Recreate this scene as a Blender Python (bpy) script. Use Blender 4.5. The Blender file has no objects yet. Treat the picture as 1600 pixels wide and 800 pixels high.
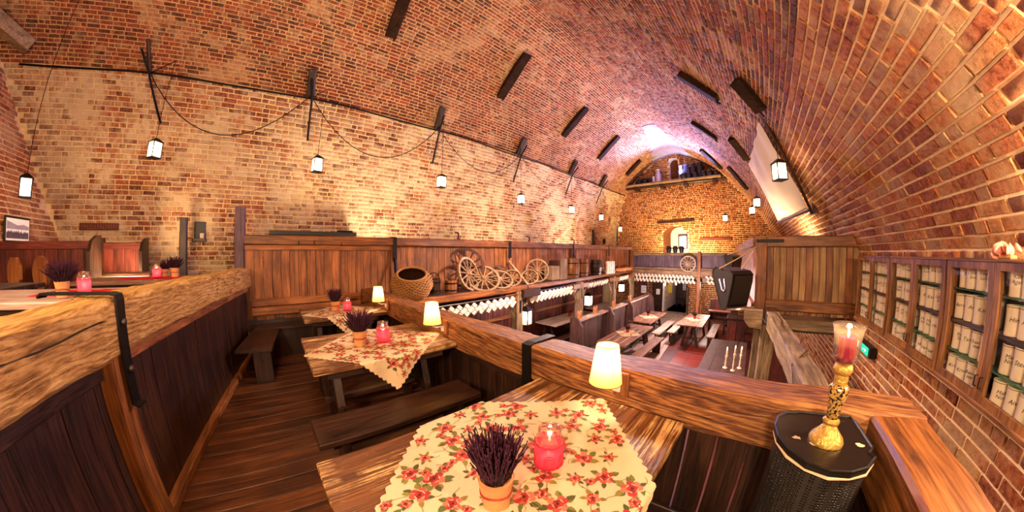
import bpy, math, random
import numpy as np
from mathutils import Vector, Matrix, Euler, noise as mnoise

SC = bpy.context.scene
COL = SC.collection
PI = math.pi
random.seed(11)

# ------------------------------------------------------------------ camera
EYE = 1.55
cd = bpy.data.cameras.new('camera')
cam = bpy.data.objects.new('camera', cd)
COL.objects.link(cam)
SC.camera = cam
cam.location = (0, 0, EYE)
cam.rotation_euler = (PI / 2 - 5 / 445, 0, PI / 4)
cd.type = 'PANO'
cd.panorama_type = 'FISHEYE_LENS_POLYNOMIAL'
cd.sensor_width = 36.0
cd.clip_start = 0.02
# a stereographic wide lens: theta = 2 atan(r / 2f), f in mm on a 36 mm sensor
F_MM = 445 * 36 / 1600
_r = np.linspace(0, 20.6, 400)
_t = 2 * np.arctan(_r / (2 * F_MM))
_A = np.stack([_r, _r ** 2, _r ** 3, _r ** 4], 1)
_k = np.linalg.lstsq(_A, _t, rcond=None)[0]
cd.fisheye_fov = 2 * PI
cd.fisheye_polynomial_k0 = 0.0
cd.fisheye_polynomial_k1, cd.fisheye_polynomial_k2, cd.fisheye_polynomial_k3, cd.fisheye_polynomial_k4 = [-float(q) for q in _k]

# ------------------------------------------------------------------ world, view
W = bpy.data.worlds.new('world'); SC.world = W
W.use_nodes = True
W.node_tree.nodes['Background'].inputs[0].default_value = (0.9, 0.75, 0.6, 1)
W.node_tree.nodes['Background'].inputs[1].default_value = 0.05
SC.view_settings.view_transform = 'Standard'
SC.view_settings.look = 'None'
SC.view_settings.exposure = 0.45
SC.view_settings.gamma = 1.0
SC.view_settings.use_curve_mapping = False
SC.cycles.max_bounces = 5
SC.cycles.diffuse_bounces = 3
SC.cycles.glossy_bounces = 2
SC.cycles.transmission_bounces = 3
SC.cycles.transparent_max_bounces = 12
SC.cycles.sample_clamp_indirect = 6.0
SC.cycles.caustics_reflective = False
SC.cycles.caustics_refractive = False

WARM = (1.0, 0.66, 0.36)
AMBER = (1.0, 0.55, 0.20)
PINKW = (1.0, 0.72, 0.55)

def point(name, loc, power, col=WARM, r=0.05):
    l = bpy.data.lights.new(name, 'POINT'); l.energy = power; l.color = col; l.shadow_soft_size = r
    o = bpy.data.objects.new(name, l); COL.objects.link(o); o.location = loc
    return o

def spot(name, loc, tgt, power, col, ang=90, blend=0.8, r=0.1):
    l = bpy.data.lights.new(name, 'SPOT'); l.energy = power; l.color = col
    l.spot_size = math.radians(ang); l.spot_blend = blend; l.shadow_soft_size = r
    o = bpy.data.objects.new(name, l); COL.objects.link(o); o.location = loc
    o.rotation_euler = (Vector(tgt) - Vector(loc)).to_track_quat('-Z', 'Y').to_euler()
    return o

# uplights without fixtures: end_shelf and left_gallery_a follow visible glow; the rest are added fill
spot('flood_end_shelf_a', (-4.9, 14.8, 5.2), (-2.2, 10.4, 7.0), 2500, (0.46, 0.42, 1.0), 120, 1.0, 0.15)
spot('flood_end_shelf_b', (-1.9, 14.8, 4.9), (-4.6, 9.8, 7.0), 2500, (0.46, 0.42, 1.0), 120, 1.0, 0.15)
spot('flood_end_shelf_low', (-3.2, 15.6, 5.7), (-3.2, 15.9, 7.3), 120, (0.75, 0.7, 1.0), 150, 1.0, 0.1)
spot('flood_left_gallery_a', (-5.5, -2.3, 0.9), (-6.4, -3.0, 6.0), 1000, (1.0, 0.66, 0.36), 140, 1.0, 0.25)
spot('fill_left_gallery_b', (-5.9, 2.2, 0.7), (-6.5, 2.6, 6.0), 580, (1.0, 0.76, 0.52), 140, 1.0, 0.25)
spot('fill_left_gallery_c', (-5.9, 6.2, 0.7), (-6.5, 6.6, 6.0), 540, (1.0, 0.72, 0.48), 140, 1.0, 0.25)
spot('fill_left_gallery_d', (-5.9, 10.6, 0.7), (-6.5, 11.0, 6.0), 700, (1.0, 0.68, 0.48), 140, 1.0, 0.25)
spot('fill_end_gallery', (-3.0, 14.4, 0.8), (-3.0, 16.3, 4.2), 1900, (1.0, 0.68, 0.32), 150, 1.0, 0.2)
spot('fill_right_gallery', (0.9, 8.0, 0.9), (0.6, 8.6, 5.0), 600, (1.0, 0.70, 0.42), 140, 1.0, 0.2)
spot('fill_hall_vault', (-2.6, 5.0, 0.9), (-2.9, 4.4, 7.0), 170, (1.0, 0.60, 0.48), 150, 1.0, 0.3)
# unseen fill lights added; only lamp_on_cabinet is a real lamp, right of frame
point('fill_behind_a', (-1.0, -2.9, 2.7), 260, (1.0, 0.70, 0.44), 0.25)
point('fill_behind_b', (0.30, -1.25, 2.0), 240, (1.0, 0.76, 0.50), 0.15)
point('lamp_on_cabinet', (1.48, 1.10, 1.82), 130, (1.0, 0.76, 0.50), 0.06)
point('fill_over_walkway', (-2.0, -0.1, 3.7), 100, (1.0, 0.70, 0.42), 0.2)
spot('fill_ridge', (-2.6, 9.6, 1.0), (-2.8, 7.0, 7.3), 600, (0.50, 0.42, 1.0), 65, 1.0, 0.15)  # added to carry the lavender glow along the ridge
spot('fill_hall_low', (-2.4, 4.4, 2.7), (-2.6, 4.5, 0.0), 900, (1.0, 0.72, 0.62), 165, 0.6, 0.2)  # added downlight for hall and partition, no fixture
point('fill_hall_far', (-2.4, 10.6, 0.3), 300, (1.0, 0.72, 0.72), 0.2)
point('fill_under_end_gallery', (-1.7, 14.4, 0.1), 90, (1.0, 0.74, 0.60), 0.15)  # added to lift the dark wall beside the doorway

# ------------------------------------------------------------------ helpers
def lin(h):
    c = [int(h[i:i + 2], 16) / 255 for i in (0, 2, 4)]
    return tuple((x / 12.92 if x <= 0.04045 else ((x + 0.055) / 1.055) ** 2.4) for x in c) + (1,)

class MB:
    def __init__(s, M=None):
        s.v = []; s.f = []; s.M = M
    def add(s, vs, fs):
        b = len(s.v)
        if s.M is not None: vs = [s.M @ Vector(p) for p in vs]
        s.v.extend([tuple(p) for p in vs]); s.f.extend([tuple(b + i for i in q) for q in fs])
        return s
    def box(s, lo, hi, M=None):
        x0, y0, z0 = lo; x1, y1, z1 = hi
        vs = [(x0, y0, z0), (x1, y0, z0), (x1, y1, z0), (x0, y1, z0), (x0, y0, z1), (x1, y0, z1), (x1, y1, z1), (x0, y1, z1)]
        if M is not None: vs = [M @ Vector(p) for p in vs]
        return s.add(vs, [(0, 3, 2, 1), (4, 5, 6, 7), (0, 1, 5, 4), (1, 2, 6, 5), (2, 3, 7, 6), (3, 0, 4, 7)])
    def cbox(s, lo, hi, c=0.006, M=None):
        lo = Vector(lo); hi = Vector(hi); vs = []; idx = {}
        c = min(c, 0.45 * min(hi - lo))
        for sx in (0, 1):
            for sy in (0, 1):
                for sz in (0, 1):
                    for ax in range(3):
                        p = [lo.x, lo.y, lo.z]
                        for k, sg in enumerate((sx, sy, sz)):
                            p[k] = (hi[k] if sg else lo[k])
                            if k != ax: p[k] += -c if sg else c
                        idx[(sx, sy, sz, ax)] = len(vs); vs.append(tuple(p))
        fs = []
        for ax in range(3):
            o = [k for k in range(3) if k != ax]
            for sg in (0, 1):
                q = []
                for a, b in ((0, 0), (1, 0), (1, 1), (0, 1)):
                    k = [0, 0, 0]; k[ax] = sg; k[o[0]] = a; k[o[1]] = b
                    q.append(idx[tuple(k) + (ax,)])
                fs.append(tuple(q))
        for ax in range(3):
            o = [k for k in range(3) if k != ax]
            for a in (0, 1):
                for b in (0, 1):
                    k0 = [0, 0, 0]; k0[o[0]] = a; k0[o[1]] = b; k1 = list(k0); k1[ax] = 1
                    fs.append((idx[tuple(k0) + (o[0],)], idx[tuple(k1) + (o[0],)], idx[tuple(k1) + (o[1],)], idx[tuple(k0) + (o[1],)]))
        for sx in (0, 1):
            for sy in (0, 1):
                for sz in (0, 1):
                    fs.append(tuple(idx[(sx, sy, sz, a)] for a in range(3)))
        if M is not None: vs = [M @ Vector(p) for p in vs]
        return s.add(vs, fs)
    def tube(s, pts, r, n=6, radii=None, closed=False):
        pts = [Vector(p) for p in pts]; N = len(pts); vs = []; fs = []
        up = None
        for i, p in enumerate(pts):
            if closed: d = pts[(i + 1) % N] - pts[i - 1]
            else: d = pts[min(i + 1, N - 1)] - pts[max(i - 1, 0)]
            d.normalize()
            if up is None:
                up = Vector((0, 0, 1)) if abs(d.z) < 0.9 else Vector((1, 0, 0))
            a = d.cross(up)
            if a.length < 1e-6: a = d.cross(Vector((0.3, 1, 0.2)))
            a.normalize(); b = d.cross(a); b.normalize(); up = -b if False else a.cross(d)
            rr = radii[i] if radii else r
            for k in range(n):
                t = 2 * PI * k / n
                vs.append(p + a * (rr * math.cos(t)) + b * (rr * math.sin(t)))
        M = N if closed else N - 1
        for i in range(M):
            j = (i + 1) % N
            for k in range(n):
                l = (k + 1) % n
                fs.append((i * n + k, i * n + l, j * n + l, j * n + k))
        if not closed:
            fs.append(tuple(range(n))[::-1]); fs.append(tuple((N - 1) * n + k for k in range(n)))
        return s.add(vs, fs)
    def lathe(s, prof, n=20, o=(0, 0, 0), M=None, wob=0):
        vs = []; fs = []
        for (r, z) in prof:
            for k in range(n):
                t = 2 * PI * k / n
                rr = r * (1 + wob * math.sin(3 * t + z * 40))
                vs.append((rr * math.cos(t), rr * math.sin(t), z))
        for i in range(len(prof) - 1):
            for k in range(n):
                l = (k + 1) % n
                fs.append((i * n + k, i * n + l, (i + 1) * n + l, (i + 1) * n + k))
        if prof[0][0] > 1e-5: fs.append(tuple(range(n))[::-1])
        if prof[-1][0] > 1e-5: fs.append(tuple((len(prof) - 1) * n + k for k in range(n)))
        if M is not None: vs = [M @ Vector(p) for p in vs]
        vs = [Vector(p) + Vector(o) for p in vs]
        return s.add(vs, fs)
    def shell(s, prof, n=20, o=(0, 0, 0), M=None):
        "open surface of revolution, no caps"
        k0 = len(s.f); s.lathe(prof, n, o, M)
        s.f = [f for i, f in enumerate(s.f) if i < k0 or len(f) == 4]
        return s
    def prism(s, poly, h0, h1, M=None):
        n = len(poly)
        vs = [(x, y, h0) for x, y in poly] + [(x, y, h1) for x, y in poly]
        fs = [tuple(range(n))[::-1], tuple(range(n, 2 * n))] + [(i, (i + 1) % n, n + (i + 1) % n, n + i) for i in range(n)]
        if M is not None: vs = [M @ Vector(p) for p in vs]
        return s.add(vs, fs)
    def mesh(s, name, off=None):
        me = bpy.data.meshes.new(name)
        vs = s.v if off is None else [(p[0] - off[0], p[1] - off[1], p[2] - off[2]) for p in s.v]
        me.from_pydata(vs, [], s.f); me.update()
        return me

WL = {}
def mkobj(name, me, mat, parent=None):
    o = bpy.data.objects.new(name, me)
    if mat is not None and len(me.materials) == 0: me.materials.append(mat)
    COL.objects.link(o)
    if parent is not None: o.parent = parent
    return o

def build(mb, name, mat, parent=None, smooth=0, local=False):
    "one mesh object; vertices given in world space unless local"
    off = None
    if not local:
        if parent is not None: off = WL.get(parent.name, (0, 0, 0))
        else:
            a = np.array(mb.v); lo = a.min(0); hi = a.max(0)
            off = ((lo[0] + hi[0]) / 2, (lo[1] + hi[1]) / 2, lo[2])
    me = mb.mesh(name, off)
    if smooth:
        me.polygons.foreach_set('use_smooth', [True] * len(me.polygons))
        if smooth > 1: me.set_sharp_from_angle(angle=math.radians(smooth))
    o = mkobj(name, me, mat, parent)
    if parent is None and off is not None: o.location = off; WL[o.name] = off
    else: WL[o.name] = off if off is not None else (0, 0, 0)
    return o

def tag(o, label=None, cat=None, group=None, kind=None):
    if label: o['label'] = label
    if cat: o['category'] = cat
    if group: o['group'] = group
    if kind: o['kind'] = kind
    return o

def thing(name, label, cat, loc=(0, 0, 0), rotz=0, group=None):
    o = bpy.data.objects.new(name, None); COL.objects.link(o)
    o.location = loc; o.rotation_euler = (0, 0, rotz); o.empty_display_size = 0.1
    WL[o.name] = tuple(loc)
    return tag(o, label, cat, group)

def dup(o, loc=None, rotz=None, label=None, group=None, parent=None, rot=None):
    c = o.copy(); COL.objects.link(c)
    if parent is not None: c.parent = parent
    if loc is not None: c.location = loc
    if rotz is not None: c.rotation_euler = (0, 0, rotz)
    if rot is not None: c.rotation_euler = rot
    if label: c['label'] = label
    if group: c['group'] = group
    for ch in list(o.children): dup(ch, parent=c)
    return c

def RZ(a): return Matrix.Rotation(a, 4, 'Z')
def T(x, y, z): return Matrix.Translation((x, y, z))

def hewn(mb, p0, p1, w, h, amp=0.012, seed=0, n=None, up=(0, 0, 1), chip=0.02):
    "a hand-hewn timber: rounded rectangular section lofted with uneven faces"
    p0 = Vector(p0); p1 = Vector(p1); d = (p1 - p0); L = d.length; d.normalize()
    u = Vector(up); sd = d.cross(u)
    if sd.length < 1e-4: u = Vector((1, 0, 0)); sd = d.cross(u)
    sd.normalize(); u = sd.cross(d); u.normalize()
    n = n or max(3, int(L / 0.09))
    sec = []
    for (cx, cy, a0) in ((1, 1, 0), (-1, 1, 90), (-1, -1, 180), (1, -1, 270)):
        for a in (10, 80):
            t = math.radians(a0 + a)
            sec.append((cx * (w / 2 - chip) + chip * math.cos(t), cy * (h / 2 - chip) + chip * math.sin(t)))
    full = []
    for i in range(8):
        a = sec[i]; b = sec[(i + 1) % 8]; full.append(a)
        if i % 2 == 1:
            for q in (1 / 3, 2 / 3): full.append((a[0] + (b[0] - a[0]) * q, a[1] + (b[1] - a[1]) * q))
    m = len(full); vs = []; fs = []
    for i in range(n + 1):
        c = p0 + d * (L * i / n)
        for k, (a, b) in enumerate(full):
            q = c + sd * a + u * b
            e = mnoise.noise(q * 3.1 + Vector((seed, seed * 2, 0))) + 0.5 * mnoise.noise(q * 9 + Vector((seed, 0, 5)))
            g = Vector((a, b)).normalized()
            vs.append(q + (sd * g.x + u * g.y) * (amp * e))
    for i in range(n):
        for k in range(m):
            l = (k + 1) % m
            fs.append((i * m + k, i * m + l, (i + 1) * m + l, (i + 1) * m + k))
    fs.append(tuple(range(m))[::-1]); fs.append(tuple(n * m + k for k in range(m)))
    return mb.add(vs, fs)

# ------------------------------------------------------------------ materials
class NT:
    def __init__(s, name):
        s.m = bpy.data.materials.new(name); s.m.use_nodes = True
        s.t = s.m.node_tree; s.t.nodes.clear()
        s.out = s.n('ShaderNodeOutputMaterial')
    def n(s, typ, **kw):
        x = s.t.nodes.new(typ)
        for k, v in kw.items():
            if k.startswith('i_'): x.inputs[k[2:]].default_value = v
            else: setattr(x, k, v)
        return x
    def l(s, a, b): s.t.links.new(a, b)
    def math(s, op, a, b=None, clamp=False):
        x = s.n('ShaderNodeMath', operation=op); x.use_clamp = clamp
        for i, q in enumerate((a, b)):
            if q is None: continue
            if isinstance(q, (int, float)): x.inputs[i].default_value = q
            else: s.l(q, x.inputs[i])
        return x.outputs[0]
    def mix(s, f, a, b, mode='MIX'):
        x = s.n('ShaderNodeMix', data_type='RGBA', blend_type=mode)
        for sock, q in ((x.inputs[0], f), (x.inputs[6], a), (x.inputs[7], b)):
            if isinstance(q, (int, float)): sock.default_value = q
            elif isinstance(q, tuple): sock.default_value = q
            else: s.l(q, sock)
        return x.outputs[2]
    def ramp(s, f, stops, interp='LINEAR'):
        x = s.n('ShaderNodeValToRGB'); r = x.color_ramp; r.interpolation = interp
        while len(r.elements) < len(stops): r.elements.new(0.5)
        for e, (p, c) in zip(r.elements, stops):
            e.position = p; e.color = c if len(c) == 4 else tuple(c) + (1,)
        s.l(f, x.inputs[0]); return x.outputs[0]
    def noise(s, vec, scale, detail=4, rough=0.55, dist=0):
        x = s.n('ShaderNodeTexNoise', i_Scale=scale, i_Detail=detail, i_Roughness=rough, i_Distortion=dist)
        s.l(vec, x.inputs['Vector']); return x.outputs['Fac']
    def bsdf(s, col, rough=0.6, metal=0, bump=None, bstr=0.3, bdist=0.01, spec=0.4, **kw):
        b = s.n('ShaderNodeBsdfPrincipled')
        for nm, q in (('Base Color', col), ('Roughness', rough), ('Metallic', metal), ('Specular IOR Level', spec)):
            if isinstance(q, (int, float, tuple)): b.inputs[nm].default_value = q
            else: s.l(q, b.inputs[nm])
        for k, v in kw.items(): b.inputs[k.replace('_', ' ')].default_value = v
        if bump is not None:
            bp = s.n('ShaderNodeBump', i_Strength=bstr, i_Distance=bdist)
            s.l(bump, bp.inputs['Height']); s.l(bp.outputs[0], b.inputs['Normal'])
        s.l(b.outputs[0], s.out.inputs[0])
        return b

BW = (0, 0, 0, 1); WH = (1, 1, 1, 1)

def adzed(name, dark, mid, light):
    "pale oak worked with an adze: swirling facets"
    t = NT(name); tc = t.n('ShaderNodeTexCoord').outputs['Object']
    mp = t.n('ShaderNodeMapping'); t.l(tc, mp.inputs[0]); mp.inputs['Scale'].default_value = (0.7, 6.0, 6.0)
    a = t.noise(mp.outputs[0], 1.5, 8, 0.62, 2.2); b = t.noise(mp.outputs[0], 8.0, 6, 0.7, 1.2); c = t.noise(tc, 1.6, 3)
    wv = t.n('ShaderNodeTexWave', i_Scale=3.2, i_Distortion=10.0, i_Detail=4.0); wv.inputs['Detail Scale'].default_value = 1.4; wv.bands_direction = 'DIAGONAL'; t.l(mp.outputs[0], wv.inputs['Vector'])
    f = t.math('ADD', t.math('ADD', t.math('MULTIPLY', a, .48), t.math('MULTIPLY', b, .40)), t.math('MULTIPLY', wv.outputs['Fac'], .11))
    col = t.ramp(f, [(.36, lin(dark)), (.47, lin(mid)), (.62, lin(light))])
    col = t.mix(t.ramp(c, [(.4, BW), (.7, WH)]), col, t.mix(.5, col, lin(mid)))
    t.bsdf(col, .55, 0, f, .8, .02, .35); return t.m

def simple(name, hexc, rough=0.6, metal=0.0, var=0.25, nscale=12, bump=0.15, spec=0.4):
    t = NT(name); c = lin(hexc)
    tc = t.n('ShaderNodeTexCoord').outputs['Object']
    oi = t.n('ShaderNodeObjectInfo').outputs['Random']
    nz = t.noise(tc, nscale, 5)
    f = t.math('ADD', t.math('MULTIPLY', nz, 1.2), t.math('MULTIPLY', t.math('SUBTRACT', oi, 0.5), 0.5), True)
    d = tuple(x * (1 - var) for x in c[:3]) + (1,); e = tuple(min(1, x * (1 + var)) for x in c[:3]) + (1,)
    t.bsdf(t.mix(f, d, e), rough, metal, nz, bump, 0.01, spec)
    return t.m

def wood(name, dark, light, axis='z', rough=0.55, bstr=0.35, fine=1.0, objvar=0.35, worn=None, gloss=0.4):
    "grain runs along the given local axis"
    t = NT(name)
    tc = t.n('ShaderNodeTexCoord').outputs['Object']
    oi = t.n('ShaderNodeObjectInfo').outputs['Random']
    off = t.n('ShaderNodeVectorMath', operation='ADD'); t.l(tc, off.inputs[0])
    cx = t.n('ShaderNodeCombineXYZ')
    for k, m in enumerate((31, 17, 53)): t.l(t.math('MULTIPLY', oi, m), cx.inputs[k])
    t.l(cx.outputs[0], off.inputs[1])
    mp = t.n('ShaderNodeMapping'); t.l(off.outputs[0], mp.inputs[0])
    sc = {'x': (1.3, 15, 15), 'y': (15, 1.3, 15), 'z': (15, 15, 1.3)}[axis]
    mp.inputs['Scale'].default_value = tuple(q * fine for q in sc)
    g1 = t.noise(mp.outputs[0], 1.0, 7, 0.62, 1.2)
    mp2 = t.n('ShaderNodeMapping'); t.l(off.outputs[0], mp2.inputs[0])
    sc2 = {'x': (3, 90, 90), 'y': (90, 3, 90), 'z': (90, 90, 3)}[axis]
    mp2.inputs['Scale'].default_value = tuple(q * fine for q in sc2)
    g2 = t.noise(mp2.outputs[0], 1.0, 3, 0.6)
    blot = t.noise(off.outputs[0], 2.3, 3)
    f = t.math('ADD', t.math('MULTIPLY', g1, 0.62), t.math('MULTIPLY', g2, 0.48))
    col = t.ramp(f, [(0.40, lin(dark)), (0.56, tuple((a + b) / 2 for a, b in zip(lin(dark), lin(light)))), (0.70, lin(light))])
    col = t.mix(t.ramp(blot, [(0.42, BW), (0.68, WH)]), col, t.mix(0.55, col, lin(dark)))
    if worn:
        wn = t.math('MULTIPLY', t.ramp(t.noise(mp2.outputs[0], 0.55, 5, 0.7, 0.6), [(0.50, BW), (0.57, WH)]), t.ramp(t.noise(off.outputs[0], 4.0, 6, .65), [(0.42, BW), (0.58, WH)]))
        col = t.mix(wn, col, lin(worn))
    v = t.math('ADD', t.math('MULTIPLY', oi, objvar), 1 - objvar / 2)
    vc = t.n('ShaderNodeCombineXYZ')
    for k in range(3): t.l(v, vc.inputs[k])
    col = t.mix(1.0, col, vc.outputs[0], 'MULTIPLY')
    t.bsdf(col, t.math('ADD', t.math('MULTIPLY', g2, 0.3), rough - 0.12), 0, f, bstr, 0.012, gloss)
    return t.m

def brickmat(name, cols, wash, washcol, lo=0.45, hi=0.62, wscale=0.9, soot=0.5):
    t = NT(name)
    pos = t.n('ShaderNodeNewGeometry').outputs['Position']
    at = t.n('ShaderNodeAttribute', attribute_name='rnd').outputs['Fac']
    n = len(cols)
    base = t.ramp(at, [((i + 0.5) / n, lin(c)) for i, c in enumerate(cols)])
    sp = t.noise(pos, 22, 8, 0.75)
    pit = t.noise(pos, 70, 4, 0.7)
    dk = t.mix(1.0, base, (0.38, 0.30, 0.28, 1), 'MULTIPLY'); lt = t.mix(0.2, base, lin(washcol))
    base = t.mix(t.ramp(sp, [(0.36, BW), (0.50, (.5, .5, .5, 1)), (0.66, WH)]), dk, lt)
    base = t.mix(t.ramp(pit, [(0.30, WH), (0.40, BW)]), base, t.mix(0.7, base, (0.01, 0.006, 0.004, 1)))
    w1 = t.noise(pos, wscale, 7, 0.66, 1.0)
    w2 = t.noise(pos, 8, 6, 0.75)
    f = t.math('ADD', t.math('ADD', t.math('MULTIPLY', w1, 0.66), t.math('MULTIPLY', w2, 0.34)), t.math('MULTIPLY', t.math('SUBTRACT', at, 0.5), 0.10))
    f = t.math('MULTIPLY', t.ramp(f, [(lo, BW), (hi, WH)]), wash)
    col = t.mix(f, base, t.mix(sp, lin(washcol), tuple(0.6 * q for q in lin(washcol)[:3]) + (1,)))
    s1 = t.noise(pos, 0.55, 5, 0.6, 0.6)
    col = t.mix(t.math('MULTIPLY', t.ramp(t.math('ADD', t.math('MULTIPLY', s1, .7), t.math('MULTIPLY', w2, .3)), [(0.50, BW), (0.66, WH)]), soot), col, t.mix(1.0, col, (0.30, 0.20, 0.17, 1), 'MULTIPLY'))
    t.bsdf(col, 0.85, 0, t.math('ADD', sp, t.math('ADD', w2, pit)), 0.9, 0.014, 0.2)
    return t.m

def emit(name, col, strength):
    t = NT(name); e = t.n('ShaderNodeEmission'); e.inputs[0].default_value = tuple(col) + (1,); e.inputs[1].default_value = strength
    t.l(e.outputs[0], t.out.inputs[0]); return t.m

def glassy(name, tint=(1, 1, 1, 1), gloss=0.12, rough=0.03, milky=0.0, milkcol=(1, 1, 1, 1), pw=4, edge=0.45):
    "thin clear pane: mostly transmits, mirrors at grazing angles"
    t = NT(name)
    tr = t.n('ShaderNodeBsdfTransparent'); tr.inputs[0].default_value = tint
    gl = t.n('ShaderNodeBsdfGlossy'); gl.inputs['Roughness'].default_value = rough
    lw = t.n('ShaderNodeLayerWeight', i_Blend=0.5)
    m1 = t.n('ShaderNodeMixShader'); t.l(t.math('ADD', t.math('MULTIPLY', t.math('POWER', lw.outputs['Facing'], pw), edge), gloss * 0.35, True), m1.inputs[0]); t.l(tr.outputs[0], m1.inputs[1]); t.l(gl.outputs[0], m1.inputs[2])
    last = m1
    if milky:
        tl = t.n('ShaderNodeBsdfTranslucent'); tl.inputs[0].default_value = milkcol
        df = t.n('ShaderNodeBsdfDiffuse'); df.inputs[0].default_value = milkcol
        mm = t.n('ShaderNodeMixShader'); mm.inputs[0].default_value = 0.35; t.l(tl.outputs[0], mm.inputs[1]); t.l(df.outputs[0], mm.inputs[2])
        m2 = t.n('ShaderNodeMixShader'); m2.inputs[0].default_value = milky; t.l(m1.outputs[0], m2.inputs[1]); t.l(mm.outputs[0], m2.inputs[2])
        last = m2
    t.l(last.outputs[0], t.out.inputs[0]); return t.m

def cloth_glow(name, hexc, transl=0.5):
    t = NT(name); c = lin(hexc)
    df = t.n('ShaderNodeBsdfDiffuse'); df.inputs[0].default_value = c
    tl = t.n('ShaderNodeBsdfTranslucent'); tl.inputs[0].default_value = c
    m = t.n('ShaderNodeMixShader'); m.inputs[0].default_value = transl
    t.l(df.outputs[0], m.inputs[1]); t.l(tl.outputs[0], m.inputs[2]); t.l(m.outputs[0], t.out.inputs[0])
    return t.m

def vcol(name, rough=0.8):
    "colour read from the print's own face colours"
    t = NT(name); a = t.n('ShaderNodeAttribute', attribute_name='pc').outputs['Color']
    t.bsdf(a, rough, spec=0.15); return t.m

M = {}
M['mortar'] = simple('mortar', 'D8B88C', 0.95, 0, 0.3, 20, 0.6, 0.1)
M['mortar_left'] = simple('mortar_left', 'D8BC8E', 0.95, 0, 0.3, 14, 0.6, 0.1)
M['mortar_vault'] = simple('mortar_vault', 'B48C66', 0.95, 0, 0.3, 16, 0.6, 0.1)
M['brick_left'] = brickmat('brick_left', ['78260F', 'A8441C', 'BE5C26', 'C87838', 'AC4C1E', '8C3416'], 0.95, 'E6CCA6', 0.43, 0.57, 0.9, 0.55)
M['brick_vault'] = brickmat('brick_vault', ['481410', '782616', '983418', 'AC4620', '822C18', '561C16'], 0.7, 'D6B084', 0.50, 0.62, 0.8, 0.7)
M['brick_right'] = brickmat('brick_right', ['983A14', 'BC561E', 'CC6C28', 'D28440', 'B8561E', '94341C'], 0.7, 'E6C08C', 0.47, 0.66, 1.3, 0.25)
M['brick_end'] = brickmat('brick_end', ['6A240E', '9A4014', 'B8581A', 'C46A22', 'A04816', '782A10'], 0.35, 'D0A060', 0.5, 0.7, 0.9, 0.4)
for ax in 'xyz':
    M['hewn_' + ax] = wood('hewn_oak_' + ax, '6A4222', 'C89C62', ax, 0.55, 0.5, 0.8, 0.3)
    M['rail_' + ax] = wood('rail_oak_' + ax, '3A1C0C', 'A8662C', ax, 0.42, 0.5, 0.8, 0.12)
    M['panel_' + ax] = wood('panel_pine_' + ax, '4A2410', 'B47038', ax, 0.5, 0.3, 0.7, 0.5)
    M['dark_' + ax] = wood('dark_oak_' + ax, '120806', '4A2A18', ax, 0.38, 0.3, 1.0, 0.4, None, 0.5)
    M['red_' + ax] = wood('red_pine_' + ax, '2E0E0A', '7A3424', ax, 0.5, 0.3, 0.8, 0.4)
    M['grey_' + ax] = wood('grey_timber_' + ax, '4E3A2C', 'B49670', ax, 0.7, 0.5, 0.8, 0.25)
    M['top_' + ax] = wood('worn_top_' + ax, '2E160A', '7E4A22', ax, 0.4, 0.6, 1.0, 0.25, 'D0A468', 0.5)
    M['cab_' + ax] = wood('cabinet_oak_' + ax, '46260E', 'B87A3E', ax, 0.5, 0.3, 1.0, 0.25)
    M['floor_' + ax] = wood('floorboard_' + ax, '241008', '7A4420', ax, 0.42, 0.4, 0.6, 0.45)
M['adzed'] = adzed('adzed_oak', '5E3C16', 'AC7E3C', 'DCB46C')
M['railadze'] = adzed('rail_oak', '241006', '66381A', 'A87038')
M['iron'] = simple('black_iron', '1C1815', 0.5, 0.7, 0.3, 30, 0.3)
M['bolt'] = simple('iron_bolt', '4A4038', 0.45, 0.8, 0.3, 30, 0.2)
M['black'] = simple('black_paint', '0E0C0B', 0.4, 0, 0.3, 20, 0.1)
M['mug'] = simple('white_ceramic', 'EFE3CF', 0.3, 0, 0.06, 8, 0.02, 0.5)
M['stein'] = simple('cream_ceramic', 'E6D2B0', 0.35, 0, 0.08, 8, 0.02, 0.5)
M['ink'] = simple('black_ink', '14100E', 0.7, 0, 0.0)
M['brown'] = simple('brown_glaze', '5A3A24', 0.4, 0, 0.2)
M['glass'] = glassy('clear_glass')
M['pane'] = glassy('lantern_pane', (1, 0.97, 0.9, 1), 0.1, 0.1, 0.45, (1, 0.95, 0.85, 1))
M['greenglass'] = glassy('shelf_glass', (0.55, 0.9, 0.75, 1), 0.3, 0.05, 0.25, (0.5, 0.9, 0.7, 1))
M['bulb'] = emit('lantern_bulb', (1.0, 0.82, 0.55), 60)
M['bulbw'] = emit('white_bulb', (1.0, 0.92, 0.85), 80)
M['flame'] = emit('flame', (1.0, 0.6, 0.2), 12)
M['shade'] = cloth_glow('lamp_shade_fabric', 'EEB65E', 0.42)
M['canvas'] = cloth_glow('canvas', 'EADBC8', 0.25)
M['linen'] = simple('cream_linen', 'CBB08A', 0.9, 0, 0.06, 60, 0.1, 0.1)
M['print'] = vcol('rose_print')
M['redcloth'] = simple('red_runner', 'C01E20', 0.9, 0, 0.15, 40, 0.1, 0.1)
M['wicker'] = simple('wicker', '8E6230', 0.75, 0, 0.45, 45, 0.8)
M['bark'] = simple('birch_bark', 'B8804E', 0.85, 0, 0.35, 25, 0.6)
M['heather'] = simple('heather', '3A1C2A', 0.9, 0, 0.5, 40, 0.3, 0.1)
M['leafdark'] = simple('heather_leaf', '1E2016', 0.9, 0, 0.5, 40, 0.3, 0.1)
M['twine'] = simple('red_twine', '8C2A1E', 0.9, 0, 0.2)
M['redglass'] = glassy('red_glass', (0.9, 0.12, 0.18, 1), 0.2, 0.1, 0.72, (0.85, 0.06, 0.13, 1))
M['redlace'] = simple('red_lace', 'B01828', 0.6, 0, 0.2, 30, 0.3)
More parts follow.
